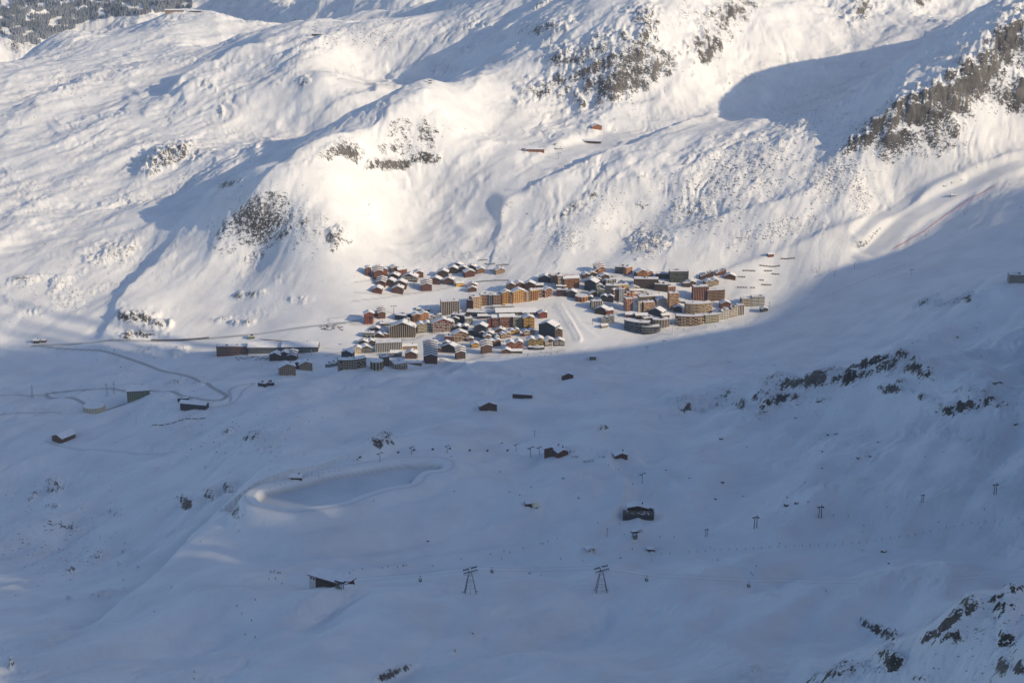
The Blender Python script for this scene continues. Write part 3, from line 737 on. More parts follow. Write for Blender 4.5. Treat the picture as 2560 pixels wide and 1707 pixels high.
    Lk(mx.outputs[2], b.inputs["Base Color"])
    bp = nd("ShaderNodeBump"); bp.inputs["Strength"].default_value = .55; bp.inputs["Distance"].default_value = 1.0
    hgt = mth('ADD', mth('MULTIPLY', noise(.16, 6, .68, (1, 3.4, 1)), 2.1), mth('MULTIPLY', mth('MULTIPLY', n_c, fac.outputs[0]), 1.2))
    Lk(hgt, bp.inputs["Height"]); Lk(bp.outputs[0], b.inputs["Normal"])
    return m
M_GROUND = ground_mat()
wood = np.zeros_like(H, dtype=np.float32)
ter = grid_mesh("terrain", GX, GY, H, {"rock": rock, "road": road, "wood": wood})
ter["kind"] = "structure"; ter.data.materials.append(M_GROUND)
mtn = grid_mesh("mountain", MX, MY, MZ, {"rock": smooth(.2, .9, nz) * .5})
mtn["kind"] = "structure"; mtn.data.materials.append(M_GROUND)

def ngon(name, pts, z, m):
    bm = bmesh.new(); bm.faces.new([bm.verts.new((p[0], p[1], z)) for p in pts]); me = bpy.data.meshes.new(name); bm.to_mesh(me); bm.free()
    o = bpy.data.objects.new(name, me); scene.collection.objects.link(o); me.materials.append(m); return o
M_ICE = vary(mat("pond_ice", (.5, .55, .58), .45, 0, .5), (.47, .52, .57), (.60, .63, .66), .02, 5)
pond = ngon("frozen_reservoir", RP, WLEVEL - .8, M_ICE); pond["kind"] = "structure"
if pond.data.polygons[0].normal.z < 0: pond.data.flip_normals()
# ------------------------------------------------------------------ building helpers
COL = scene.collection
def link(name, me, parent=None, loc=None, scale=None, rotz=None):
    o = bpy.data.objects.new(name, me); COL.objects.link(o)
    if parent is not None: o.parent = parent
    if loc is not None: o.location = loc
    if scale is not None: o.scale = scale
    if rotz is not None: o.rotation_euler = (0, 0, rotz)
    return o
def empty(name, label, cat, loc, rz=0.0, group=None):
    o = bpy.data.objects.new(name, None); COL.objects.link(o); o.location = loc; o.rotation_euler = (0, 0, rz)
    o.empty_display_size = 1; o["label"] = label; o["category"] = cat
    if group: o["group"] = group
    return o
def tag(o, label, cat, group=None):
    o["label"] = label; o["category"] = cat
    if group: o["group"] = group
    return o
class MB:
    def __init__(s): s.v = []; s.f = []
    def add(s, vs, fs):
        n = len(s.v); s.v += [tuple(map(float, p)) for p in vs]; s.f += [tuple(i + n for i in f) for f in fs]; return s
    def box(s, x0, x1, y0, y1, z0, z1):
        return s.add([(x0,y0,z0),(x1,y0,z0),(x1,y1,z0),(x0,y1,z0),(x0,y0,z1),(x1,y0,z1),(x1,y1,z1),(x0,y1,z1)],
                     [(0,3,2,1),(4,5,6,7),(0,1,5,4),(1,2,6,5),(2,3,7,6),(3,0,4,7)])
    def prism(s, poly, z0, z1):
        n = len(poly)
        return s.add([(x, y, z0) for x, y in poly] + [(x, y, z1) for x, y in poly],
                     [tuple(range(n - 1, -1, -1)), tuple(range(n, 2 * n))] + [(i, (i + 1) % n, n + (i + 1) % n, n + i) for i in range(n)])
    def extr_y(s, prof, y0, y1):      # profile in x, z swept along y
        n = len(prof)
        return s.add([(x, y0, z) for x, z in prof] + [(x, y1, z) for x, z in prof],
                     [tuple(range(n)), tuple(range(2 * n - 1, n - 1, -1))] + [(i, n + i, n + (i + 1) % n, (i + 1) % n) for i in range(n)])
    def extr_x(s, prof, x0, x1):
        n = len(prof)
        return s.add([(x0, y, z) for y, z in prof] + [(x1, y, z) for y, z in prof],
                     [tuple(range(n - 1, -1, -1)), tuple(range(n, 2 * n))] + [(i, (i + 1) % n, n + (i + 1) % n, n + i) for i in range(n)])
    def tube(s, a, b, r0, r1=None, n=6):
        r1 = r0 if r1 is None else r1
        a = Vector(a); b = Vector(b); d = (b - a).normalized()
        u = d.orthogonal().normalized(); w = d.cross(u)
        vs = []
        for p, r in ((a, r0), (b, r1)):
            for k in range(n):
                t = 2 * math.pi * k / n; vs.append(p + (u * math.cos(t) + w * math.sin(t)) * r)
        return s.add(vs, [tuple(range(n - 1, -1, -1)), tuple(range(n, 2 * n))] + [(i, (i + 1) % n, n + (i + 1) % n, n + i) for i in range(n)])
    def mesh(s, name, m, smooth=False):
        me = bpy.data.meshes.new(name); me.from_pydata(s.v, [], s.f); me.materials.append(m)
        if smooth: me.polygons.foreach_set("use_smooth", [True] * len(me.polygons))
        bm = bmesh.new(); bm.from_mesh(me); bmesh.ops.recalc_face_normals(bm, faces=bm.faces); bm.to_mesh(me); bm.free()
        return me
    def obj(s, name, m, parent=None, **k): return link(name, s.mesh(name, m), parent, **k)

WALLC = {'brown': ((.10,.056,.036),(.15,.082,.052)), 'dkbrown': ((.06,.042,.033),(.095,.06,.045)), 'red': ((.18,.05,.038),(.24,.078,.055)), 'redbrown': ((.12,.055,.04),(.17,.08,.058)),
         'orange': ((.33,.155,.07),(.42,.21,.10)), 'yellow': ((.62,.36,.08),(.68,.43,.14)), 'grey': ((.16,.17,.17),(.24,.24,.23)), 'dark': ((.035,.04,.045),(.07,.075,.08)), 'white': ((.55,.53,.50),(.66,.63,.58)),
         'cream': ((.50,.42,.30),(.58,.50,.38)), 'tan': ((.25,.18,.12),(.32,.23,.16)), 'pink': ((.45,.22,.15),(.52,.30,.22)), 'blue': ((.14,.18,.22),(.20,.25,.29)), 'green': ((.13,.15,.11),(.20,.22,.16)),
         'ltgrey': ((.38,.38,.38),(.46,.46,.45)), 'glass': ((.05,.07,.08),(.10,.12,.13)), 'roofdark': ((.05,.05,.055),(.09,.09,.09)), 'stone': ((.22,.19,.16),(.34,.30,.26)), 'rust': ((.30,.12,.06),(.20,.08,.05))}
MATS = {}
def wall_mat(k):
    if k not in MATS:
        a, b = WALLC[k]
        MATS[k] = vary(mat("facade_" + k, a, .85), a, b, .45, 4, stretch=(1, 1, 2.2))
    return MATS[k]
M_SNOW = vary(mat("roof_snow", (.8,.8,.82), .8, 0, .1), (.80,.80,.82), (.70,.71,.74), .18, 4, .25)
M_WIN = mat("window_glass", (.02, .025, .03), .2, 0, .5)
M_WINW = mat("pale_shutter", (.62, .58, .50), .7)
M_STEEL = vary(mat("galvanised_steel", (.22,.24,.25), .55, .5), (.18,.20,.21), (.27,.29,.30), 1.5, 3)
M_DKSTEEL = vary(mat("dark_steel", (.06,.065,.07), .6, .3), (.045,.05,.055), (.08,.085,.09), 1.5, 3)
M_WOOD = vary(mat("grey_wood", (.10,.085,.07), .9), (.08,.065,.05), (.14,.12,.10), 2.0, 3)
UNITBOX = {}
def ubox(name, m):
    k = (name, m.name)
    if k not in UNITBOX: UNITBOX[k] = MB().box(-.5, .5, -.5, .5, -.5, .5).mesh(name, m)
    return UNITBOX[k]
rnd = random.Random(11)

def facade(root, p0, p1, z0, h, style, acc, base_yaw, budget):
    """windows, balconies and piers on the outer side of the wall p0 -> p1 (outside is to the right of the direction)"""
    dx, dy = p1[0] - p0[0], p1[1] - p0[1]; L = math.hypot(dx, dy)
    if L < 3 or h < 2.2: return
    nx, ny = dy / L, -dx / L
    a = math.atan2(dy, dx)
    wx = nx * math.cos(base_yaw) - ny * math.sin(base_yaw); wy = nx * math.sin(base_yaw) + ny * math.cos(base_yaw)
    if wy > .3 and wx < .5: return          # faces the hill behind
    if wx < -.8: style = 'w'
    fl = max(int(h / 2.9), 1); bay = 3.4 if style != 'p' else 3.2
    nb = max(int((L - .8) / bay), 1)
    while fl * nb > budget[0] and nb > 1: nb -= 1
    if fl * nb > budget[0] or budget[0] <= 0: return
    fh = h / fl; bw = L / nb
    me = ubox("window", M_WIN)
    if style == 'p':
        pm = ubox("pier", wall_mat(acc))
        for i in range(nb + 1):
            t = min(max(i * bw, .35), L - .35)
            link("pier", pm, root, (p0[0] + dx / L * t + nx * .25, p0[1] + dy / L * t + ny * .25, z0 + h * .5), (.75, .9, h * .985), a)
    if style == 'b':
        bmn = ubox("balcony", wall_mat(acc))
    for j in range(fl):
        zc = z0 + fh * (j + .52)
        if style == 'b' and j > 0:
            segs = 1 if nb < 5 else (2 if nb < 9 else 3)
            for k in range(segs):
                ta, tb = L * k / segs + .5, L * (k + 1) / segs - .5
                tm = (ta + tb) / 2
                link("balcony", bmn, root, (p0[0] + dx / L * tm + nx * .6, p0[1] + dy / L * tm + ny * .6, z0 + fh * j + .45), (tb - ta, 1.2, 1.0), a)
        for i in range(nb):
            if style == 'w' and rnd.random() < .12: continue
            t = (i + .5) * bw
            ww = {'w': 1.5, 'b': 2.2, 'p': 1.9, 'g': 1.9, 's': 1.2}.get(style, 1.5)
            wh = {'w': 1.5, 'b': 1.9, 'p': fh * .72, 'g': 1.8, 's': 1.3}.get(style, 1.5)
            mm = me
            x, y = p0[0] + dx / L * t, p0[1] + dy / L * t
            link("window", mm, root, (x + nx * .02, y + ny * .02, zc), (ww, .16, min(wh, fh * .8)), a)
            budget[0] -= 1
            if style == 'g':
                if (i + j) % 2 == 0 or rnd.random() < .5:
                    link("balcony", ubox("balcony", wall_mat(acc)), root, (x + nx * .55, y + ny * .55, zc - fh * .33), (bw * .74, 1.1, 1.05), a)
def gable_section(root, cx, cy, w, d, z0, ze, rise, wallm, style, acc, yaw, budget, axis='y', chim=False):
    hw = w / 2; ov = min(1.5, w * .09); th = .35; sn = .75
    y0, y1 = cy - d / 2, cy + d / 2
    if axis == 'y':
        MB().extr_y([(cx - hw, z0), (cx + hw, z0), (cx + hw, ze), (cx, ze + rise), (cx - hw, ze)], y0, y1).obj("wall", wallm, root)
        k = rise / hw; xo = hw + ov; zo = ze - ov * k
        rf = MB().extr_y([(cx - xo, zo + .06), (cx, ze + rise + .06), (cx + xo, zo + .06), (cx + xo, zo + th), (cx, ze + rise + th), (cx - xo, zo + th)], y0 - ov, y1 + ov).obj("roof", wall_mat('roofdark'), root)
        MB().extr_y([(cx - xo + .15, zo + th + .02), (cx, ze + rise + th + .02), (cx + xo - .15, zo + th + .02), (cx + xo - .2, zo + th + sn), (cx + 1.2, ze + rise + th + sn - .2), (cx - 1.2, ze + rise + th + sn - .2), (cx - xo + .2, zo + th + sn)], y0 - ov + .15, y1 + ov - .15).obj("snow_cover", M_SNOW, rf)
        if chim: link("chimney", ubox("chimney", wall_mat('dkbrown')), rf, (cx + hw * .45, cy + d * .1, ze + rise * .75 + 1.2), (1.4, 1.4, 2.8))
    else:
        MB().extr_x([(y0, z0), (y1, z0), (y1, ze), (cy, ze + rise), (y0, ze)], cx - hw, cx + hw).obj("wall", wallm, root)
        k = rise / (d / 2); yo = d / 2 + ov; zo = ze - ov * k
        rf = MB().extr_x([(cy - yo, zo + .06), (cy, ze + rise + .06), (cy + yo, zo + .06), (cy + yo, zo + th), (cy, ze + rise + th), (cy - yo, zo + th)], cx - hw - ov, cx + hw + ov).obj("roof", wall_mat('roofdark'), root)
        MB().extr_x([(cy - yo + .15, zo + th + .02), (cy, ze + rise + th + .02), (cy + yo - .15, zo + th + .02), (cy + yo - .2, zo + th + sn), (cy, ze + rise + th + sn), (cy - yo + .2, zo + th + sn)], cx - hw - ov + .15, cx + hw + ov - .15).obj("snow_cover", M_SNOW, rf)
        if chim: link("chimney", ubox("chimney", wall_mat('dkbrown')), rf, (cx + hw * .4, cy, ze + rise + 1.2), (1.4, 1.4, 2.4))
    zf = max(z0, 0.0)
    facade(root, (cx - hw, y0), (cx + hw, y0), zf, ze - zf + (rise * .45 if axis == 'y' and w > 9 else 0), style, acc, yaw, budget)
    facade(root, (cx + hw, y0), (cx + hw, y1), zf + 1.5, ze - zf - 1.5, 'w' if style in 'wsn' else style, acc, yaw, budget)
    facade(root, (cx - hw, y1), (cx - hw, y0), zf + 1.5, ze - zf - 1.5, 'w', acc, yaw, budget)
def flat_section(root, poly, z0, ze, wallm, style, acc, yaw, budget, clutter=2):
    MB().prism(poly, z0, ze).obj("wall", wallm, root)
    cx = sum(p[0] for p in poly) / len(poly); cy = sum(p[1] for p in poly) / len(poly)
    grow = [(cx + (x - cx) * 1.03, cy + (y - cy) * 1.05) for x, y in poly]
    rf = MB().prism(grow, ze + .01, ze + .55).obj("roof", wallm, root)
    inn = [(cx + (x - cx) * .985, cy + (y - cy) * .97) for x, y in poly]
    MB().prism(inn, ze + .56, ze + 1.0).obj("snow_cover", M_SNOW, rf)
    xs = [p[0] for p in poly]; ys = [p[1] for p in poly]
    for k in range(clutter):
        x = cx + (rnd.random() - .5) * (max(xs) - min(xs)) * .6; y = cy + (rnd.random() - .4) * (max(ys) - min(ys)) * .3
        ht = rnd.choice([1.4, 2.0, 2.8])
        link("rooftop_box", ubox("rooftop_box", wall_mat(rnd.choice(['grey', 'white', 'dkbrown']))), rf, (x, y, ze + 1.0 + ht / 2), (rnd.choice([1.6, 3, 4.5]), 2.4, ht))
    n = len(poly)
    for i in range(n):
        facade(root, poly[i], poly[(i + 1) % n], max(z0, 0.0), ze - max(z0, 0.0), style, acc, yaw, budget)

CR = {'V1': (880, 640, .12755), 'V2': (1080, 640, .12755), 'V3': (1350, 640, .12755), 'V4': (1640, 640, .12755), 'V5': (520, 800, .12755), 'V6': (800, 750, .12755), 'V7': (1060, 740, .16156), 'V8': (1500, 700, .12755),
      'c1': (0, 0, .408), 'c2': (850, 0, .408), 'c3': (1700, 0, .408), 'c4': (0, 560, .408), 'c5': (1700, 600, .408), 'c6': (0, 1067, .408), 'c7': (850, 1067, .408), 'c8': (1700, 1067, .408), 'F': (0, 0, 1.0), 'W1': (775, 600, .26573), 'W2': (1325, 600, .26573)}
def px2(cr, x, y):
    a = CR[cr]; return a[0] + x * a[2], a[1] + y * a[2]
def scale_at(P):      # photo pixels per metre
    return FPX / (P[1] * C18 - (P[2] - CAM_Z) * S18)
def rect(w, d, cx=0.0, cy=0.0): return [(cx - w/2, cy - d/2), (cx + w/2, cy - d/2), (cx + w/2, cy + d/2), (cx - w/2, cy + d/2)]
def place(cr, l, r, base, eave, yaw_deg, dep):
    """foot point, width and eave height in metres of a front seen between l and r, base and eave"""
    u, v = px2(cr, (l + r) / 2, base)
    P = cast(u, v); k = scale_at(P)
    a = math.radians(yaw_deg)
    W = 1.13 * abs(r - l) * CR[cr][2] / k / max(math.cos(a), .5)
    el = math.atan2(CAM_Z - P[2], P[1])
    Hh = 1.2 * abs(base - eave) * CR[cr][2] / k / math.cos(el)
    return P, W, Hh, a
FOOT = []
def building(cr, l, r, base, eave, roof, yaw, dep, wall, acc, style, cat, label, steps=3, clutter=2):
    P, W, Hh, a = place(cr, l, r, base, eave, yaw, dep)
    dep = dep or max(9, min(W * .9, 16))
    # the empty stands at the middle of the front wall; the body reaches back into the slope
    dep *= 1.12
    root = empty(cat.replace(' ', '_'), label, cat, (P[0], P[1], P[2]), a, None)
    wm = wall_mat(wall); budget = [96]; zb = -7.0
    FOOT.append((P[0] - math.sin(a) * dep / 2, P[1] + math.cos(a) * dep / 2, max(W, dep)))
    if roof == 'G': gable_section(root, 0, dep / 2, W, dep, zb, Hh, W * .2, wm, style, acc, a, budget, 'y', rnd.random() < .5)
    elif roof == 'E': gable_section(root, 0, dep / 2, W, dep, zb, Hh, dep * .2, wm, style, acc, a, budget, 'x', rnd.random() < .5)
    elif roof == 'F': flat_section(root, rect(W, dep, 0, dep / 2), zb, Hh, wm, style, acc, a, budget, clutter)
    elif roof == 'D':      # two gables side by side
        gable_section(root, -W * .25, dep / 2, W * .5, dep, zb, Hh, W * .11, wm, style, acc, a, budget, 'y')
        gable_section(root, W * .251, dep / 2 + .8, W * .5, dep, zb, Hh * 1.05, W * .11, wm, style, acc, a, budget, 'y')
    elif roof == 'S':      # gabled sections climbing back up the slope
        for k in range(steps):
            w_ = W * (1 + .03 * k)
            gable_section(root, 0, 3.5 + 5.2 * k, w_, 5.2, zb, Hh + 2.9 * k, W * .17, wm, style if k == 0 else 'n' , acc, a, budget if k == 0 else [6 if k == steps - 1 else 0], 'y', k == steps - 1)
    elif roof == 'T':      # flat roofed terraces climbing to the right
        for k in range(steps):
            ww = W / steps
            flat_section(root, rect(ww * 1.02, dep - k * .4, -W / 2 + ww * (k + .5), dep / 2 + k * 1.2), zb, Hh * (.62 + .38 * (k + 1) / steps) + k * 1.2, wm, style, acc, a, budget, 1)
    elif roof == 'C':      # curved block, bulging towards the valley
        n = 7; ang = .95; R = W / 2 / math.sin(ang / 2 * 1.0)
        fr = [(R * math.sin(t), R * math.cos(ang / 2) - R * math.cos(t)) for t in np.linspace(-ang / 2, ang / 2, n)]
        fr = [(x, y + R * (1 - math.cos(ang / 2)) * .0) for x, y in fr]
        bk = [(x * .93, y + dep) for x, y in fr][::-1]
        flat_section(root, fr + bk, zb, Hh, wm, style, acc, a, budget, clutter)
    elif roof == 'O':      # drum with a shallow faceted roof
        n = 12; R = W / 2
        flat_section(root, [(R * math.sin(t), R - R * math.cos(t)) for t in [2 * math.pi * k / n for k in range(n)]], zb, Hh, wm, style, acc, a, budget, 0)
    return root
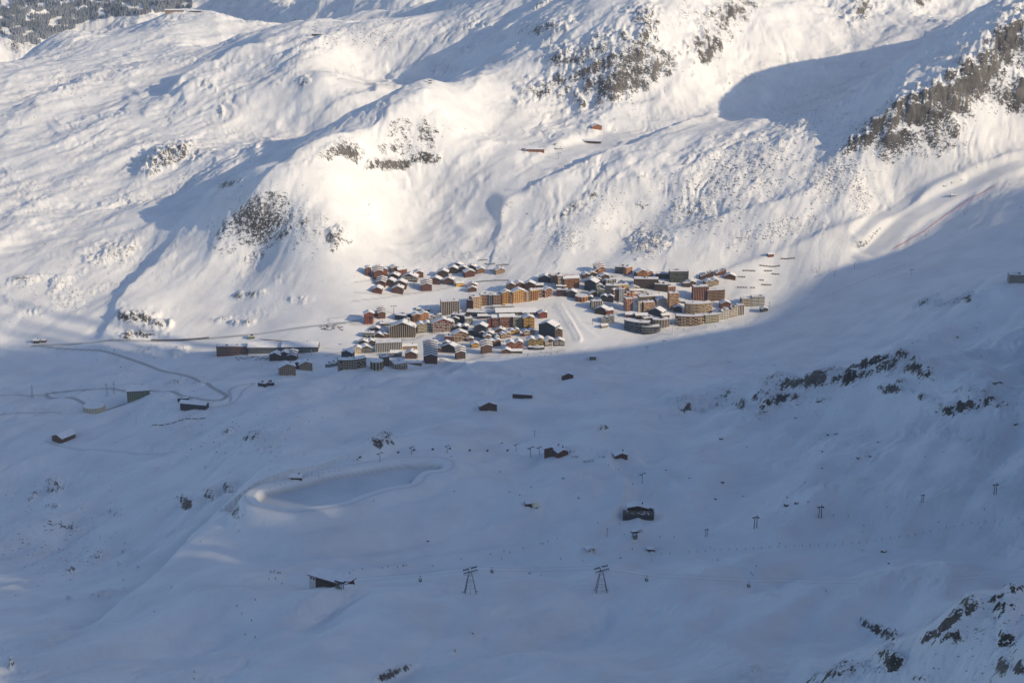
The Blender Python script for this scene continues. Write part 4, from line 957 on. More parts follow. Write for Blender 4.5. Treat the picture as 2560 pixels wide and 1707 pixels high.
TABLE = """
V1|280|375|400|265|G|12|12|redbrown|tan|w|chalet|tall reddish chalet at the far left end of the upper row, shadow on open snow
V1|445|600|470|330|S|14|12|redbrown|tan|w|chalet|large reddish stepped chalet, second from the left in the upper chalet row
V1|600|690|385|285|G|10|11|rust|tan|w|chalet|narrow rust brown chalet wedged behind the large stepped one in the upper row
V1|790|920|350|250|G|25|13|tan|brown|b|chalet|tan fronted chalet at the back of the upper left cluster, catching full sun
V1|920|1065|375|280|E|28|10|orange|red|b|chalet|bright orange red chalet at the back of the upper left cluster
V1|1240|1390|430|345|G|12|14|redbrown|pink|w|chalet|brick red chalet at the right end of the back row of the upper cluster
V1|720|900|470|400|G|-12|14|dkbrown|brown|w|chalet|dark brown wide chalet in the middle of the upper left cluster under an orange one
V1|990|1250|500|425|G|-10|17|dkbrown|white|b|chalet|widest dark brown chalet of the upper cluster, over a pale stone ledge
V1|640|830|600|515|G|-10|14|brown|tan|w|chalet|plain brown chalet between two stepped rows of the upper cluster
V1|490|640|600|525|S|-8|12|redbrown|tan|w|chalet|reddish stepped chalet on the left flank of the upper cluster, above the lowest one
V1|412|570|735|660|G|-6|16|redbrown|tan|w|chalet|lowest reddish chalet on the left foot of the upper cluster
V1|835|1045|645|545|G|-8|14|brown|tan|w|chalet|brown chalet directly behind the lowest right one of the upper cluster
V1|800|985|738|650|G|-6|14|brown|redbrown|w|chalet|lowest brown chalet on the right foot of the upper left cluster
V1|1375|1555|692|590|S|6|11|redbrown|tan|w|chalet|lone red brown chalet with three stacked roofs below the arcaded terrace
V1|1540|1720|560|475|G|-8|14|brown|stone|w|chalet|brown chalet on an arcaded stone base, left one of the pair
V1|1810|1975|560|480|G|-8|14|brown|stone|w|chalet|brown chalet on an arcaded stone base, right one of the pair
V1|1690|1870|425|335|G|-4|14|dkbrown|stone|w|chalet|dark chalet over stone arches at the left edge of the hillside group
V1|1890|2060|345|265|G|-8|13|dkbrown|tan|w|chalet|dark gabled chalet with a snowy lean-to in the hillside group
V1|2095|2250|315|250|G|-10|13|dkbrown|tan|w|chalet|dark chalet in the middle of the hillside group, beside one with a lean-to
V1|1980|2140|218|183|G|-14|13|dkbrown|tan|w|chalet|highest dark chalet of the hillside group
V2|700|840|290|222|G|-10|13|dkbrown|tan|w|chalet|dark chalet at the upper right of the hillside group
V2|655|830|415|330|G|18|13|brown|red|b|chalet|chalet with a dark left side and reddish balconies at the foot of the hillside group
V2|890|1030|340|275|G|8|11|tan|orange|b|chalet|light wooden chalet at the right end of the hillside group
V2|1262|1420|350|285|G|18|12|tan|brown|w|house|tan house standing alone below the short snow fences
V2|485|610|600|540|E|14|9|yellow|orange|w|house|small bright yellow house beside the arcaded terrace
V2|705|870|625|575|G|-6|10|pink|brown|w|chalet|pinkish brown chalet, upper one of the pair on the slope above the grey blocks
V2|722|865|705|645|G|4|8|brown|tan|w|chalet|brown chalet, lower one of the pair on the slope above the grey blocks
V1|262|425|1335|1165|G|10|13|red|cream|w|chalet|red chalet on a tall cream base at the left end of the middle row
V1|405|515|1190|1125|E|4|10|red|tan|n|chalet|low red linking wing between the two red chalets of the middle row
V1|522|652|1235|1135|S|10|9|redbrown|cream|w|chalet|red chalet with stacked roofs beside a low red wing
V1|850|1050|1285|1190|F|-20|18|dark|grey|w|apartment block|dark flat roofed block in the shade right of the red stepped chalet
V1|955|1130|1370|1275|T|6|10|white|brown|g|apartment block|small white block with snowy terraces in front of the dark flat roofed one
V1|1200|1350|1345|1190|G|16|12|orange|dkbrown|g|apartment block|tall orange block with a dark gable, left one of two
V1|1352|1500|1320|1165|G|22|12|orange|brown|w|apartment block|orange block half in shade, right beside the taller orange one
V1|1770|2090|1150|940|F|8|18|brown|white|p|apartment block|big brown tower with pale vertical piers above the middle row
V1|570|760|1365|1330|E|0|9|dkbrown|grey|w|shed|long low dark shed under snow below the red chalets
V6|1395|1840|735|570|G|-4|20|dkbrown|cream|p|apartment block|broad dark gabled building with cream piers along its lower floors
V6|1925|2160|640|505|D|10|14|green|cream|b|apartment block|dark green balconied building with two small gables beside the red one
V1|1605|1975|1490|1340|G|6|15|red|white|g|apartment block|wide red gabled building with white balconies all over its lower half
V1|1285|1500|1085|1050|E|-10|9|dark|red|n|chalet|low chalet under thick snow above the two orange blocks
V6|870|1045|750|670|F|-6|14|dark|white|g|apartment block|dark squat block with pale window boxes at the left edge of the village
V6|1050|1230|740|695|G|-8|13|dkbrown|brown|w|chalet|dark wide chalet behind the white pier block, left one
V6|1215|1330|745|690|G|8|11|brown|tan|w|chalet|brown chalet behind the white pier block, right one
V6|992|1090|600|570|G|-8|9|dkbrown|tan|w|chalet|small dark chalet at the very top left of the lower village
V6|1150|1242|645|615|G|8|9|dkbrown|tan|w|chalet|small dark chalet just right of the topmost small one
V6|760|930|890|835|G|-8|12|dark|tan|w|chalet|dark gabled chalet, left one of two next to the white pier block
V6|935|1080|890|832|G|10|12|dkbrown|tan|w|chalet|dark brown gabled chalet tucked against the white pier block
V6|1125|1580|1020|870|F|7|18|grey|white|p|apartment block|long grey block with tall white piers and dormers on its snowy roof
V6|430|620|1170|1055|G|-14|13|dark|cream|w|chalet|tall dark chalet above the long balcony block, left one
V6|670|800|1055|965|G|4|12|cream|dkbrown|w|chalet|cream and brown chalet behind the long balcony block
V6|795|1010|1040|960|G|14|14|dkbrown|grey|b|chalet|dark brown wide gabled chalet with a pale balcony right of the cream one
V6|390|870|1335|1190|C|14|15|dkbrown|cream|g|apartment block|long curved dark block covered in cream balcony boxes at the lower left edge
V6|120|390|1308|1265|T|-4|12|grey|white|w|apartment block|low snow laden terraces at the far lower left tip of the village
V6|985|1220|1385|1255|O|0|16|cream|dkbrown|b|apartment block|round fronted cream block with curved stacked roofs at the lower edge
V6|1225|1345|1295|1150|F|24|14|tan|brown|p|apartment block|narrow tan wing joining the round fronted block to its neighbour
V6|1480|1695|1360|1265|F|24|24|cream|brown|g|apartment block|cream block with a long dark left flank and ribbed snowy roof
V6|1680|1880|1150|1065|G|-6|14|brown|tan|w|chalet|brown gabled chalet between the cream block and the seven roofed one
V6|1395|1590|1110|1045|E|4|12|brown|white|b|chalet|brown chalet with scalloped snow on its roof behind the cream block
V6|2070|2278|1250|1125|S|4|12|brown|red|g|apartment block|brown building with a staircase of seven gabled roofs climbing uphill
V6|1745|1975|1272|1235|E|2|8|tan|brown|w|hut|row of low snowed-in huts at the foot of the seven roofed building
V6|1635|1755|925|890|E|14|7|tan|orange|n|hut|small tan hut in the open snow above the seven roofed building
V2|682|800|1075|905|F|-18|14|dkbrown|tan|w|apartment block|dark left end tower of the long coloured front
V2|800|955|1045|850|F|26|14|orange|cream|b|apartment block|orange red block beginning the long coloured front, next to its dark end tower
V2|960|1120|975|800|F|8|14|grey|orange|b|apartment block|grey brown balconied block, first grey one of the long coloured front
V2|1122|1205|968|805|F|2|12|blue|grey|p|apartment block|narrow blue grey link in the long coloured front
V2|1210|1390|955|798|F|8|14|grey|orange|b|apartment block|second grey block of the long coloured front with orange lower floors
V2|1390|1540|935|755|G|16|13|yellow|orange|b|apartment block|yellow gabled block next to the grey ones in the long coloured front
V2|1540|1600|925|785|F|12|12|orange|cream|b|apartment block|narrow orange link between the two yellow gabled blocks
V2|1600|1830|912|740|G|14|14|yellow|pink|g|apartment block|tallest yellow gabled block with pink balconies in the long coloured front
V2|1840|1940|890|735|F|16|13|pink|cream|b|apartment block|pale pink block right of the tallest yellow gable
V2|1940|2070|880|710|F|18|13|yellow|red|b|apartment block|yellow and red striped block near the right end of the long front
V2|2080|2220|812|690|F|14|13|redbrown|cream|g|apartment block|dark red balconied block after the yellow ones in the long front
V3|100|240|800|685|G|24|13|red|cream|g|apartment block|red roofed block closing the right end of the long coloured front
V2|1465|1620|720|590|G|-8|13|dkbrown|tan|b|apartment block|dark brown gabled block, left one of the three behind the yellow front
V2|1622|1800|700|575|G|10|13|orange|brown|b|apartment block|orange brown block, middle one of the three behind the yellow front
V2|1812|2000|705|575|G|-6|13|dkbrown|redbrown|b|apartment block|dark brown balconied block, right one of the three behind the yellow front
V3|240|730|520|400|F|4|12|tan|brown|w|apartment block|long tan slab with ribbed walls behind the big red block
V3|350|480|640|440|F|14|14|redbrown|cream|b|apartment block|red brown tower with one cream strip, left part of the big red block
V3|482|750|640|470|E|10|14|redbrown|orange|b|apartment block|big red brown slab with a sloping roofline of white ridges
V2|1285|1740|1190|1115|E|5|22|cream|glass|p|sports hall|long sports hall with a row of cream framed windows under a wide snowy roof
V2|1790|2040|1172|1115|E|5|22|cream|glass|p|sports hall|shorter glazed sports hall with bare ribs on its roof, right of the long one
V2|700|1265|1180|1125|F|-6|24|dark|white|w|shopping gallery|low dark gallery with a fan of snow on its roof
V2|1210|1560|1040|1000|F|4|10|grey|white|w|shopping gallery|narrow snowy gallery roof directly below the grey and yellow blocks
V2|385|600|1310|1185|F|-16|16|dark|white|w|apartment block|dark block with one white lift shaft below the big brown tower
V2|660|790|1345|1240|F|14|14|ltgrey|dark|g|apartment block|pale grey small block beside the one with a white lift shaft
V2|1108|1185|1410|1260|F|8|13|red|redbrown|n|apartment block|blank red end wall at the left of the red double block
V2|1188|1335|1410|1240|E|-2|14|redbrown|pink|g|apartment block|red block with pale balconies, left half of the red pair
V2|1345|1600|1400|1225|E|6|14|redbrown|pink|g|apartment block|wider red block with pale balconies, right half of the red pair
V2|1602|1800|1405|1240|F|4|14|green|cream|g|apartment block|dark block with a chequer of cream balconies next to the red pair
V2|1803|1990|1430|1250|G|8|14|dkbrown|yellow|b|apartment block|dark gabled block with yellow balconies at the end of the red row
V2|2105|2250|1220|1135|G|8|11|red|cream|w|chalet|red chalet alone at the right end of the sports halls
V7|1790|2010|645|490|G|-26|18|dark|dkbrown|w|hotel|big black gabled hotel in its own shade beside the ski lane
V7|2020|2132|650|545|G|6|14|brown|tan|g|chalet|tall brown gabled tower joined to the black hotel
V7|480|660|560|495|D|-8|14|dkbrown|tan|w|chalet|dark chalet with two gables behind the wide red one
V7|470|665|700|605|G|12|14|redbrown|cream|g|apartment block|wide red gabled building with cream balconies in the lower centre
V7|325|460|720|645|F|-6|12|redbrown|tan|w|apartment block|red brown flat wing left of the wide red gabled building
V7|785|950|640|500|G|-14|14|dark|grey|w|chalet|tall dark chalet with a long snow ramp up to its left
V7|860|940|655|585|G|-10|9|dark|grey|w|chalet|small dark gable in front of the tall one with the snow ramp
V7|940|1055|670|592|G|-12|11|dark|blue|w|chalet|dark blue grey chalet right of the small dark gable
V7|1095|1250|570|540|G|-4|12|brown|tan|w|chalet|low brown chalet directly below the red pair of blocks
V7|1195|1335|652|600|D|14|11|red|cream|b|chalet|red double gabled chalet with white sills below the red pair
V7|1335|1470|600|548|D|12|11|brown|yellow|b|chalet|brown chalet with yellow floors between the two red double gables
V7|1552|1702|612|560|D|12|11|red|cream|b|chalet|red and cream double gabled chalet at the right, below the yellow balconied block
V7|1615|1835|782|695|D|4|14|green|yellow|g|hotel|dark green hotel with small yellow windows and a central gable
V7|1875|2015|770|705|G|14|14|brown|white|b|hotel|brown and white hotel wing between the green hotel and the chalet on white arches
V7|2022|2165|772|712|G|2|12|dkbrown|white|b|chalet|dark chalet on white arches at the lower right corner of the centre
V7|1295|1515|825|745|D|4|14|red|pink|g|hotel|red hotel with two gables and a pale pink ground floor
V7|1205|1330|890|852|G|-4|10|brown|cream|w|restaurant|low brown restaurant left in front of the pink based hotel
V7|1345|1510|886|855|E|2|9|dark|cream|w|restaurant|low dark glazed restaurant right in front of the pink based hotel
V7|1015|1180|782|715|D|14|12|brown|tan|w|chalet|brown chalet with two roof gables above a three roofed one
V7|905|1045|885|795|S|8|10|brown|tan|w|chalet|three roofed brown chalet at the end of the straight snow track
V7|740|842|802|752|G|14|10|tan|yellow|b|chalet|tan chalet with yellow balconies, left of the three roofed brown one
V7|510|635|975|890|S|10|10|dkbrown|tan|w|chalet|dark chalet with three stepped roofs at the front edge of the centre
V7|285|500|880|808|G|-22|13|dkbrown|tan|w|chalet|long dark chalet wing in shade left of the stepped dark one
V7|205|265|872|822|G|-4|9|redbrown|cream|w|chalet|small reddish chalet squeezed beside the seven roofed building
V7|672|760|702|668|G|6|9|brown|tan|w|chalet|small brown chalet just right of the wide red gabled building
V7|1100|1165|672|640|G|6|8|brown|white|w|chalet|tiny round roofed chalet left of the red double gable
V7|1625|1850|826|800|C|2|9|dark|white|w|terrace building|curved low terrace building under snow at the foot of the green hotel
V3|1135|1272|342|260|S|28|10|red|orange|b|chalet|bright red stepped chalet, highest of the north cluster
V3|1050|1190|355|305|G|20|10|redbrown|tan|w|chalet|reddish chalet stepping down left of the highest red one
V3|850|960|440|378|G|12|12|dkbrown|tan|w|chalet|dark chalet at the left foot of the north cluster
V3|1195|1350|465|405|G|14|12|dkbrown|tan|w|chalet|dark brown chalet at the right foot of the north cluster
V3|960|1100|400|355|G|14|10|dkbrown|tan|w|chalet|small dark chalet in the middle of the north cluster
V3|905|1060|545|480|G|-20|12|dark|tan|w|chalet|dark roofed chalet just above the huge black gable
V3|1085|1200|520|470|G|14|11|dkbrown|grey|w|chalet|dark chalet with zigzag snow roofs left of the white pier pavilion
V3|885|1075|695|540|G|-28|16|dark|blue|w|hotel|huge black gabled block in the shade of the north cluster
V3|1100|1222|690|600|G|18|12|green|dark|w|hotel|dark green gabled block right against the huge black gable
V3|1300|1482|562|485|F|16|12|dark|white|p|pavilion|flat white piered pavilion with dark windows
V3|1485|1690|345|245|F|-14|14|dkbrown|grey|b|apartment block|dark side wing of the orange fronted block at the top of the village
V3|1690|1805|362|250|F|34|14|orange|pink|b|apartment block|orange fronted flat block at the top of the village
V3|1905|2100|432|335|G|20|13|brown|orange|b|chalet|brown chalet with orange balconies, left one of the pair by the boulders
V3|2102|2212|402|335|G|26|11|red|pink|b|chalet|pinkish red chalet, right one of the pair by the boulders
V3|1865|2290|645|490|F|-4|16|dkbrown|tan|w|apartment block|broad dark brown flat roofed slab in the upper right of the village
V3|1295|1500|742|615|F|-8|14|dark|grey|b|apartment block|dark grey balconied slab left of the yellow topped one
V3|1502|1725|695|590|F|16|14|cream|yellow|b|apartment block|cream slab with a yellow top corner
V3|1785|1945|705|645|G|18|12|tan|yellow|w|chalet|tan gabled chalet with a yellow front between two towers
V3|1440|1550|875|705|F|18|12|red|cream|g|apartment tower|red tower left of a plain grey one
V3|1552|1640|905|695|F|-6|12|ltgrey|grey|w|apartment tower|plain pale grey tower between the red and the pink one
V3|1645|1820|885|740|T|10|13|pink|brown|g|apartment tower|pinkish stepped tower behind the slimmer pink one
V3|1690|1812|1075|880|F|16|14|pink|brown|g|apartment tower|slim pink tower with brown balconies on a snow bank
V3|1965|2232|965|825|F|12|14|cream|dkbrown|p|apartment tower|cream tower with tall dark window strips
V3|2040|2235|1105|945|F|14|12|orange|cream|g|apartment tower|orange and cream tower stepping down in front of the cream one
V3|1932|1992|1105|945|F|4|9|cream|white|n|apartment tower|windowless cream stair tower beside the orange and cream one
V3|335|535|790|690|F|-4|13|dark|red|g|apartment block|dark block with a red middle bay right of the red roofed end block
V3|535|690|815|725|G|-12|12|dark|grey|w|chalet|dark shaded chalet between the red bay block and the round wooden one
V3|700|940|912|830|O|0|18|orange|brown|b|restaurant|round orange wooden building with a white flat roof and red deck
V3|1025|1208|1042|915|F|12|12|dkbrown|white|p|apartment block|white piered cube with brown windows right of the ski lane
V3|1085|1300|1150|1065|G|-20|14|dkbrown|red|w|chalet|dark red wide chalet with a broad snowy roof below the white piered cube
V3|1300|1432|1150|1075|E|24|12|redbrown|red|b|chalet|red end wing of the wide chalet below the white piered cube
V3|1215|1430|1322|1225|T|-8|12|grey|white|g|apartment block|grey and white stepped block on the snow at the foot of the right half
V3|1205|1420|905|815|D|-14|13|dark|blue|w|chalet|dark blue shaded chalet with two snow gables beside the red tower
V3|1000|1112|782|748|G|14|10|dkbrown|tan|w|chalet|small dark chalet under the huge black gable
V3|1122|1182|805|668|F|6|7|green|cream|n|tower|thin pale green stair tower beside the black gable
V3|1692|1880|1205|1155|E|-2|11|redbrown|white|w|chalet|low reddish chalet, left one of two on the snow above the dark curved hotel
V3|1892|2090|1232|1172|E|6|11|brown|white|w|chalet|low brown chalet, right one of two above the dark curved hotel
V3|1215|1325|1412|1370|E|20|7|stone|dark|n|hut|little stone hut alone on the snow below the grey and white block
V3|945|1022|872|820|G|-8|9|dark|grey|w|chalet|small dark chalet right behind the round wooden building
V8|1360|1532|582|318|F|10|13|orange|cream|g|apartment tower|tall orange tower with cream balcony boxes in the right half
V8|1300|1470|232|150|F|12|13|pink|brown|g|apartment block|low pinkish block right behind the tall orange tower
V8|1075|1310|225|115|F|-12|12|dkbrown|cream|w|apartment block|long dark wing with a sunlit cream parapet left of the pinkish block
V8|1125|1300|520|415|G|12|13|ltgrey|glass|w|chalet|pale grey chalet with a wide snow roof left of the tall orange tower
V8|1450|1592|632|555|G|-6|12|dark|blue|w|chalet|dark chalet with an arched snow roof in front of the tall orange tower
V8|800|1010|330|290|F|4|12|tan|white|w|shopping gallery|snow covered low gallery roofs in the centre of the right half
V8|560|790|320|280|F|4|12|pink|white|w|shopping gallery|pinkish snowed terraces behind the pink towers
V8|985|1200|700|625|G|-30|14|dark|dkbrown|w|hotel|dark curved gable roof behind the grey ribbed hotel
V8|1225|1355|755|700|E|20|10|brown|cream|w|hotel|brown wing with a bright cream roof at the end of the curved gable
V8|870|1050|860|770|F|16|14|tan|green|p|hotel|tan ribbed wing of the grey hotel at the front
V8|1050|1340|925|800|C|8|14|grey|tan|p|hotel|grey ribbed curved hotel on the front edge of the right half
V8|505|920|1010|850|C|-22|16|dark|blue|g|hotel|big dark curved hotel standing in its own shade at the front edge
V8|830|1160|1040|935|C|6|13|dark|grey|b|hotel|dark balconied right wing of the big dark curved hotel
V4|742|1010|885|655|F|6|15|redbrown|pink|p|apartment tower|tall red brown tower with pale vertical stripes at the right end
V4|1012|1325|880|710|F|10|14|redbrown|tan|b|apartment block|red brown lower block joined to the striped tower
V4|600|1070|1155|965|C|10|14|tan|cream|g|apartment block|curved tan block covered with cream balcony boxes, two domes on its roof
V4|412|960|1345|1200|C|4|14|brown|cream|g|apartment block|longest curved brown block at the front right edge of the village
V4|972|1222|1310|1185|F|14|13|green|cream|b|apartment block|grey green balconied block joined to the longest curved one
V4|1225|1420|1250|1105|T|14|12|ltgrey|white|b|apartment block|white and grey stepped block, left one of three down the right edge
V4|1425|1600|1200|1055|T|14|12|tan|white|b|apartment block|tan and white stepped block, middle one of three down the right edge
V4|1602|1720|1160|1000|F|16|12|brown|white|p|apartment block|brown and white block, right one of three down the right edge
V4|1275|1450|1030|945|G|6|12|redbrown|red|w|chalet|red gabled chalet behind the three stepped blocks
V4|1685|1880|990|865|F|8|12|grey|cream|b|apartment block|pale grey balconied block at the far right edge of the village
V4|1885|2110|980|835|F|4|13|grey|white|b|apartment block|dark grey balconied block with a notched roof at the far right end
V4|2072|2190|1090|1045|G|12|9|dark|grey|n|hut|small dark hut beyond the last block, at the edge of the shade
V4|982|1222|592|515|D|16|12|redbrown|cream|b|chalet|red brown chalet with a row of white sills above the striped tower
V4|622|772|602|535|G|16|12|dkbrown|tan|w|chalet|dark chalet left above the striped tower
V4|1352|1542|462|405|G|-10|13|brown|tan|w|chalet|brown gabled chalet, last one on the upper right slope
V4|1182|1372|390|330|T|6|11|redbrown|white|w|apartment block|reddish terraced house with four snowy steps near the rock band
V4|882|1122|460|385|T|6|11|dkbrown|white|w|apartment block|dark terraced house with five snowy steps left of the reddish one
V4|285|612|522|345|F|2|15|dark|green|g|apartment block|big dark block with a ragged roof at the back edge below the boulders
V4|20|270|450|370|F|-4|13|dark|dkbrown|w|apartment block|low dark row left of the big ragged dark block
V5|205|735|695|555|F|0|16|red|tan|b|apartment block|long flat red block alone at the left of the village
V5|825|1420|658|555|E|0|26|ltgrey|dark|p|car park hall|left half of the long pale hall with dark upright slots
V5|1495|2110|652|548|E|0|26|ltgrey|dark|p|car park hall|right half of the long pale hall with dark upright slots
V5|1215|1410|800|705|G|-10|12|dkbrown|yellow|w|chalet|dark chalet with a yellow corner below the long pale hall
V5|1440|1565|790|670|G|-8|12|dark|tan|w|chalet|tall dark chalet between two others below the long pale hall
V5|1565|1720|800|720|S|-4|8|dkbrown|tan|w|chalet|dark chalet with stacked snow roofs under the right half of the pale hall
V5|1430|1700|1085|950|G|16|15|tan|yellow|w|apartment block|tan gabled block with a dark left side, lowest of the left group
V5|1690|1830|960|870|G|-6|12|dkbrown|tan|w|chalet|small brown chalet between the two gabled tan blocks
V5|1815|2030|985|885|G|18|14|tan|green|w|apartment block|tan and green gabled block on the right of the left group
V5|980|1120|1300|1255|F|-22|8|dark|grey|n|shed|flat roofed dark shed on the slope above the hairpin bend
V5|1120|1285|1290|1245|F|6|9|dark|cream|n|shed|wide dark shed with a snowy roof right of the smaller one
c4|790|905|1072|1030|E|10|24|green|cream|w|depot|grey green depot with a pale ribbed roof below the road
c4|500|622|1163|1140|O|0|30|cream|dkbrown|w|tank house|round cream building with a flat snowy top at the end of the road loop
c4|1110|1255|1135|1108|E|-14|12|dark|tan|w|lift station|dark low lift station with a wavy snow roof near the hairpin bend
c4|1092|1150|1088|1073|F|0|8|dark|grey|n|shed|small dark shed just above the wavy roofed station
c4|318|385|1338|1312|G|-32|26|brown|tan|w|farmhouse|lone brown building with a big snowy roof on the lower left slope
c4|207|238|732|718|E|0|8|dkbrown|tan|n|hut|small dark hut at the tip of the road fork
c4|255|280|727|716|E|0|7|brown|tan|n|hut|tiny brown hut right of the one at the road fork
V5|795|908|375|335|F|0|7|green|cream|w|shelter|small greenish roadside shelter above the long pale hall
c7|1257|1340|182|150|G|-24|16|brown|dkbrown|w|restaurant|brown piste restaurant with a snowy roof above the reservoir
c7|1340|1395|180|158|G|24|12|redbrown|brown|w|restaurant|reddish gabled end wing of the piste restaurant above the reservoir
c7|1692|1758|192|178|G|12|11|brown|tan|n|hut|small brown hut right of the crowd beside the piste restaurant
c6|1785|1845|322|312|E|-4|9|brown|tan|n|hut|small brown hut on the bank of the frozen reservoir
F|1203|1240|1026|1016|G|14|10|brown|tan|w|hut|brown hut with a light front in the middle of the shaded slope
F|1284|1326|996|987|E|-10|8|dkbrown|tan|n|hut|long dark hut half buried in snow right above the middle slope
F|1408|1432|948|940|G|10|9|redbrown|tan|n|hut|reddish hut beside the oval ring track below the village
F|1475|1489|900|893|E|0|7|green|grey|n|hut|tiny dark green hut just below the front edge of the village
F|2526|2572|708|692|F|-6|14|stone|dark|w|restaurant|dark stone restaurant cut by the right edge of the picture
F|1921|1934|643|637|E|10|6|red|orange|n|hut|tiny red hut on the rim of the sunlit slope above the snow fences
c2|1548|1602|795|778|G|18|9|rust|dkbrown|w|hut|rusty red hut on the high plateau above the village
c2|1492|1590|880|868|E|-12|11|dkbrown|stone|w|restaurant|dark restaurant with a thick snow roof on the high plateau
c2|1150|1245|932|918|E|-4|10|rust|dkbrown|w|lift station|long rusty red lift station on the left of the high plateau
c2|1330|1362|920|912|E|4|6|white|grey|n|hut|small pale hut between the red station and the dark restaurant
c1|1018|1118|76|66|E|4|12|tan|cream|w|lift station|pale lift station on the top left summit
c1|1168|1226|78|70|E|-4|10|dkbrown|tan|w|hut|dark low hut right of the pale station on the top left summit
c1|1915|1980|218|211|E|-4|9|dark|grey|n|lift station|dark lift station on the second summit of the upper left
c7|1518|1562|766|754|G|20|7|white|dkbrown|n|hut|pale hut on the flat by the practice piste
c7|1884|1922|760|752|E|-8|6|dkbrown|grey|n|hut|small snow capped hut right of the pale one at the practice piste
c7|1140|1172|488|474|E|10|7|dkbrown|grey|n|hut|small brown hut right beside the pale dome below the reservoir
W1|1120|1235|778|730|T|6|11|grey|white|g|apartment block|grey terraced block with stepped snow roofs right behind the orange pair
W1|1590|1725|738|718|E|2|9|dkbrown|white|w|shed|low brown annex under flat snow left of the red pair of blocks
W1|1482|1556|905|868|G|-10|9|dark|grey|w|chalet|dark small chalet at the lower end of the long snow ramp
W1|1640|1700|958|915|G|10|9|brown|tan|b|chalet|small brown chalet behind the three roofed one on the snow track
W1|1985|2045|905|880|E|4|8|brown|cream|w|chalet|low brown annex between the red double gable and the black hotel
W1|880|1000|1030|1002|E|8|8|tan|grey|n|shed|low tan shed with snow drifts in front of the small tan hut
W1|1250|1310|1010|975|G|-6|9|dkbrown|tan|w|chalet|little dark chalet behind the seven roofed building
W1|700|830|805|780|E|-6|10|dark|grey|w|shed|long dark snow laden shed above the broad gabled building with piers
W1|935|1040|735|705|E|-6|9|dkbrown|grey|w|chalet|low dark chalet between the flat dark block and the orange pair
W1|1330|1395|790|748|G|-8|10|dark|grey|w|chalet|dark chalet in the shade between the red gable and the white shaft block
W1|590|650|868|838|G|-8|8|dkbrown|tan|w|chalet|dark chalet just below the topmost small one on the lower left
W2|1430|1600|605|585|E|-8|5|dark|grey|n|retaining wall|long dark retaining wall with snow on top below the striped tower
W2|560|640|532|508|G|10|8|dkbrown|grey|w|chalet|small snow roofed chalet between the black gable and the white cube
W2|970|1060|505|480|E|4|8|tan|white|w|chalet|snow covered tan chalet right of the cream tower's roof
W2|1160|1240|560|530|E|8|9|ltgrey|grey|w|chalet|snowy grey chalet between the cream tower and the tall orange one
W2|85|190|400|362|G|-10|12|dark|blue|w|chalet|dark blue shaded house left of the long tan slab
W2|40|120|452|428|E|4|9|dark|white|w|chalet|snow roofed low house just above the dark red block
W2|255|330|470|440|E|-8|9|dkbrown|red|w|chalet|low dark annex at the foot of the red tower with a cream strip
W2|640|700|505|480|G|8|8|green|grey|w|chalet|tiny dark green chalet below the white piered pavilion
W2|1440|1500|445|415|F|2|9|dkbrown|cream|w|apartment block|small dark block left of the dark chalet above the striped tower
W2|690|760|420|392|G|-6|9|dark|grey|w|chalet|dark chalet half hidden right below the white piered pavilion
c3|1664|1690|1206|1199|E|-4|7|ltgrey|grey|n|hut|tiny grey hut on the sunlit piste of the right slope
"""
for line in TABLE.strip().split("\n"):
    q = line.split("|")
    steps = 7 if 'seven gabled' in q[12] else (5 if 'five snowy' in q[12] else 4 if 'four snowy' in q[12] else 3)
    building(q[0], float(q[1]), float(q[2]), float(q[3]), float(q[4]), q[5], float(q[6]), float(q[7]), q[8], q[9], q[10], q[11], q[12], steps)
# ------------------------------------------------------------------ lifts, station, huts and other special structures
def at_px(cr, x, y, lift=0.0):
    u, v = px2(cr, x, y); return cast(u, v)
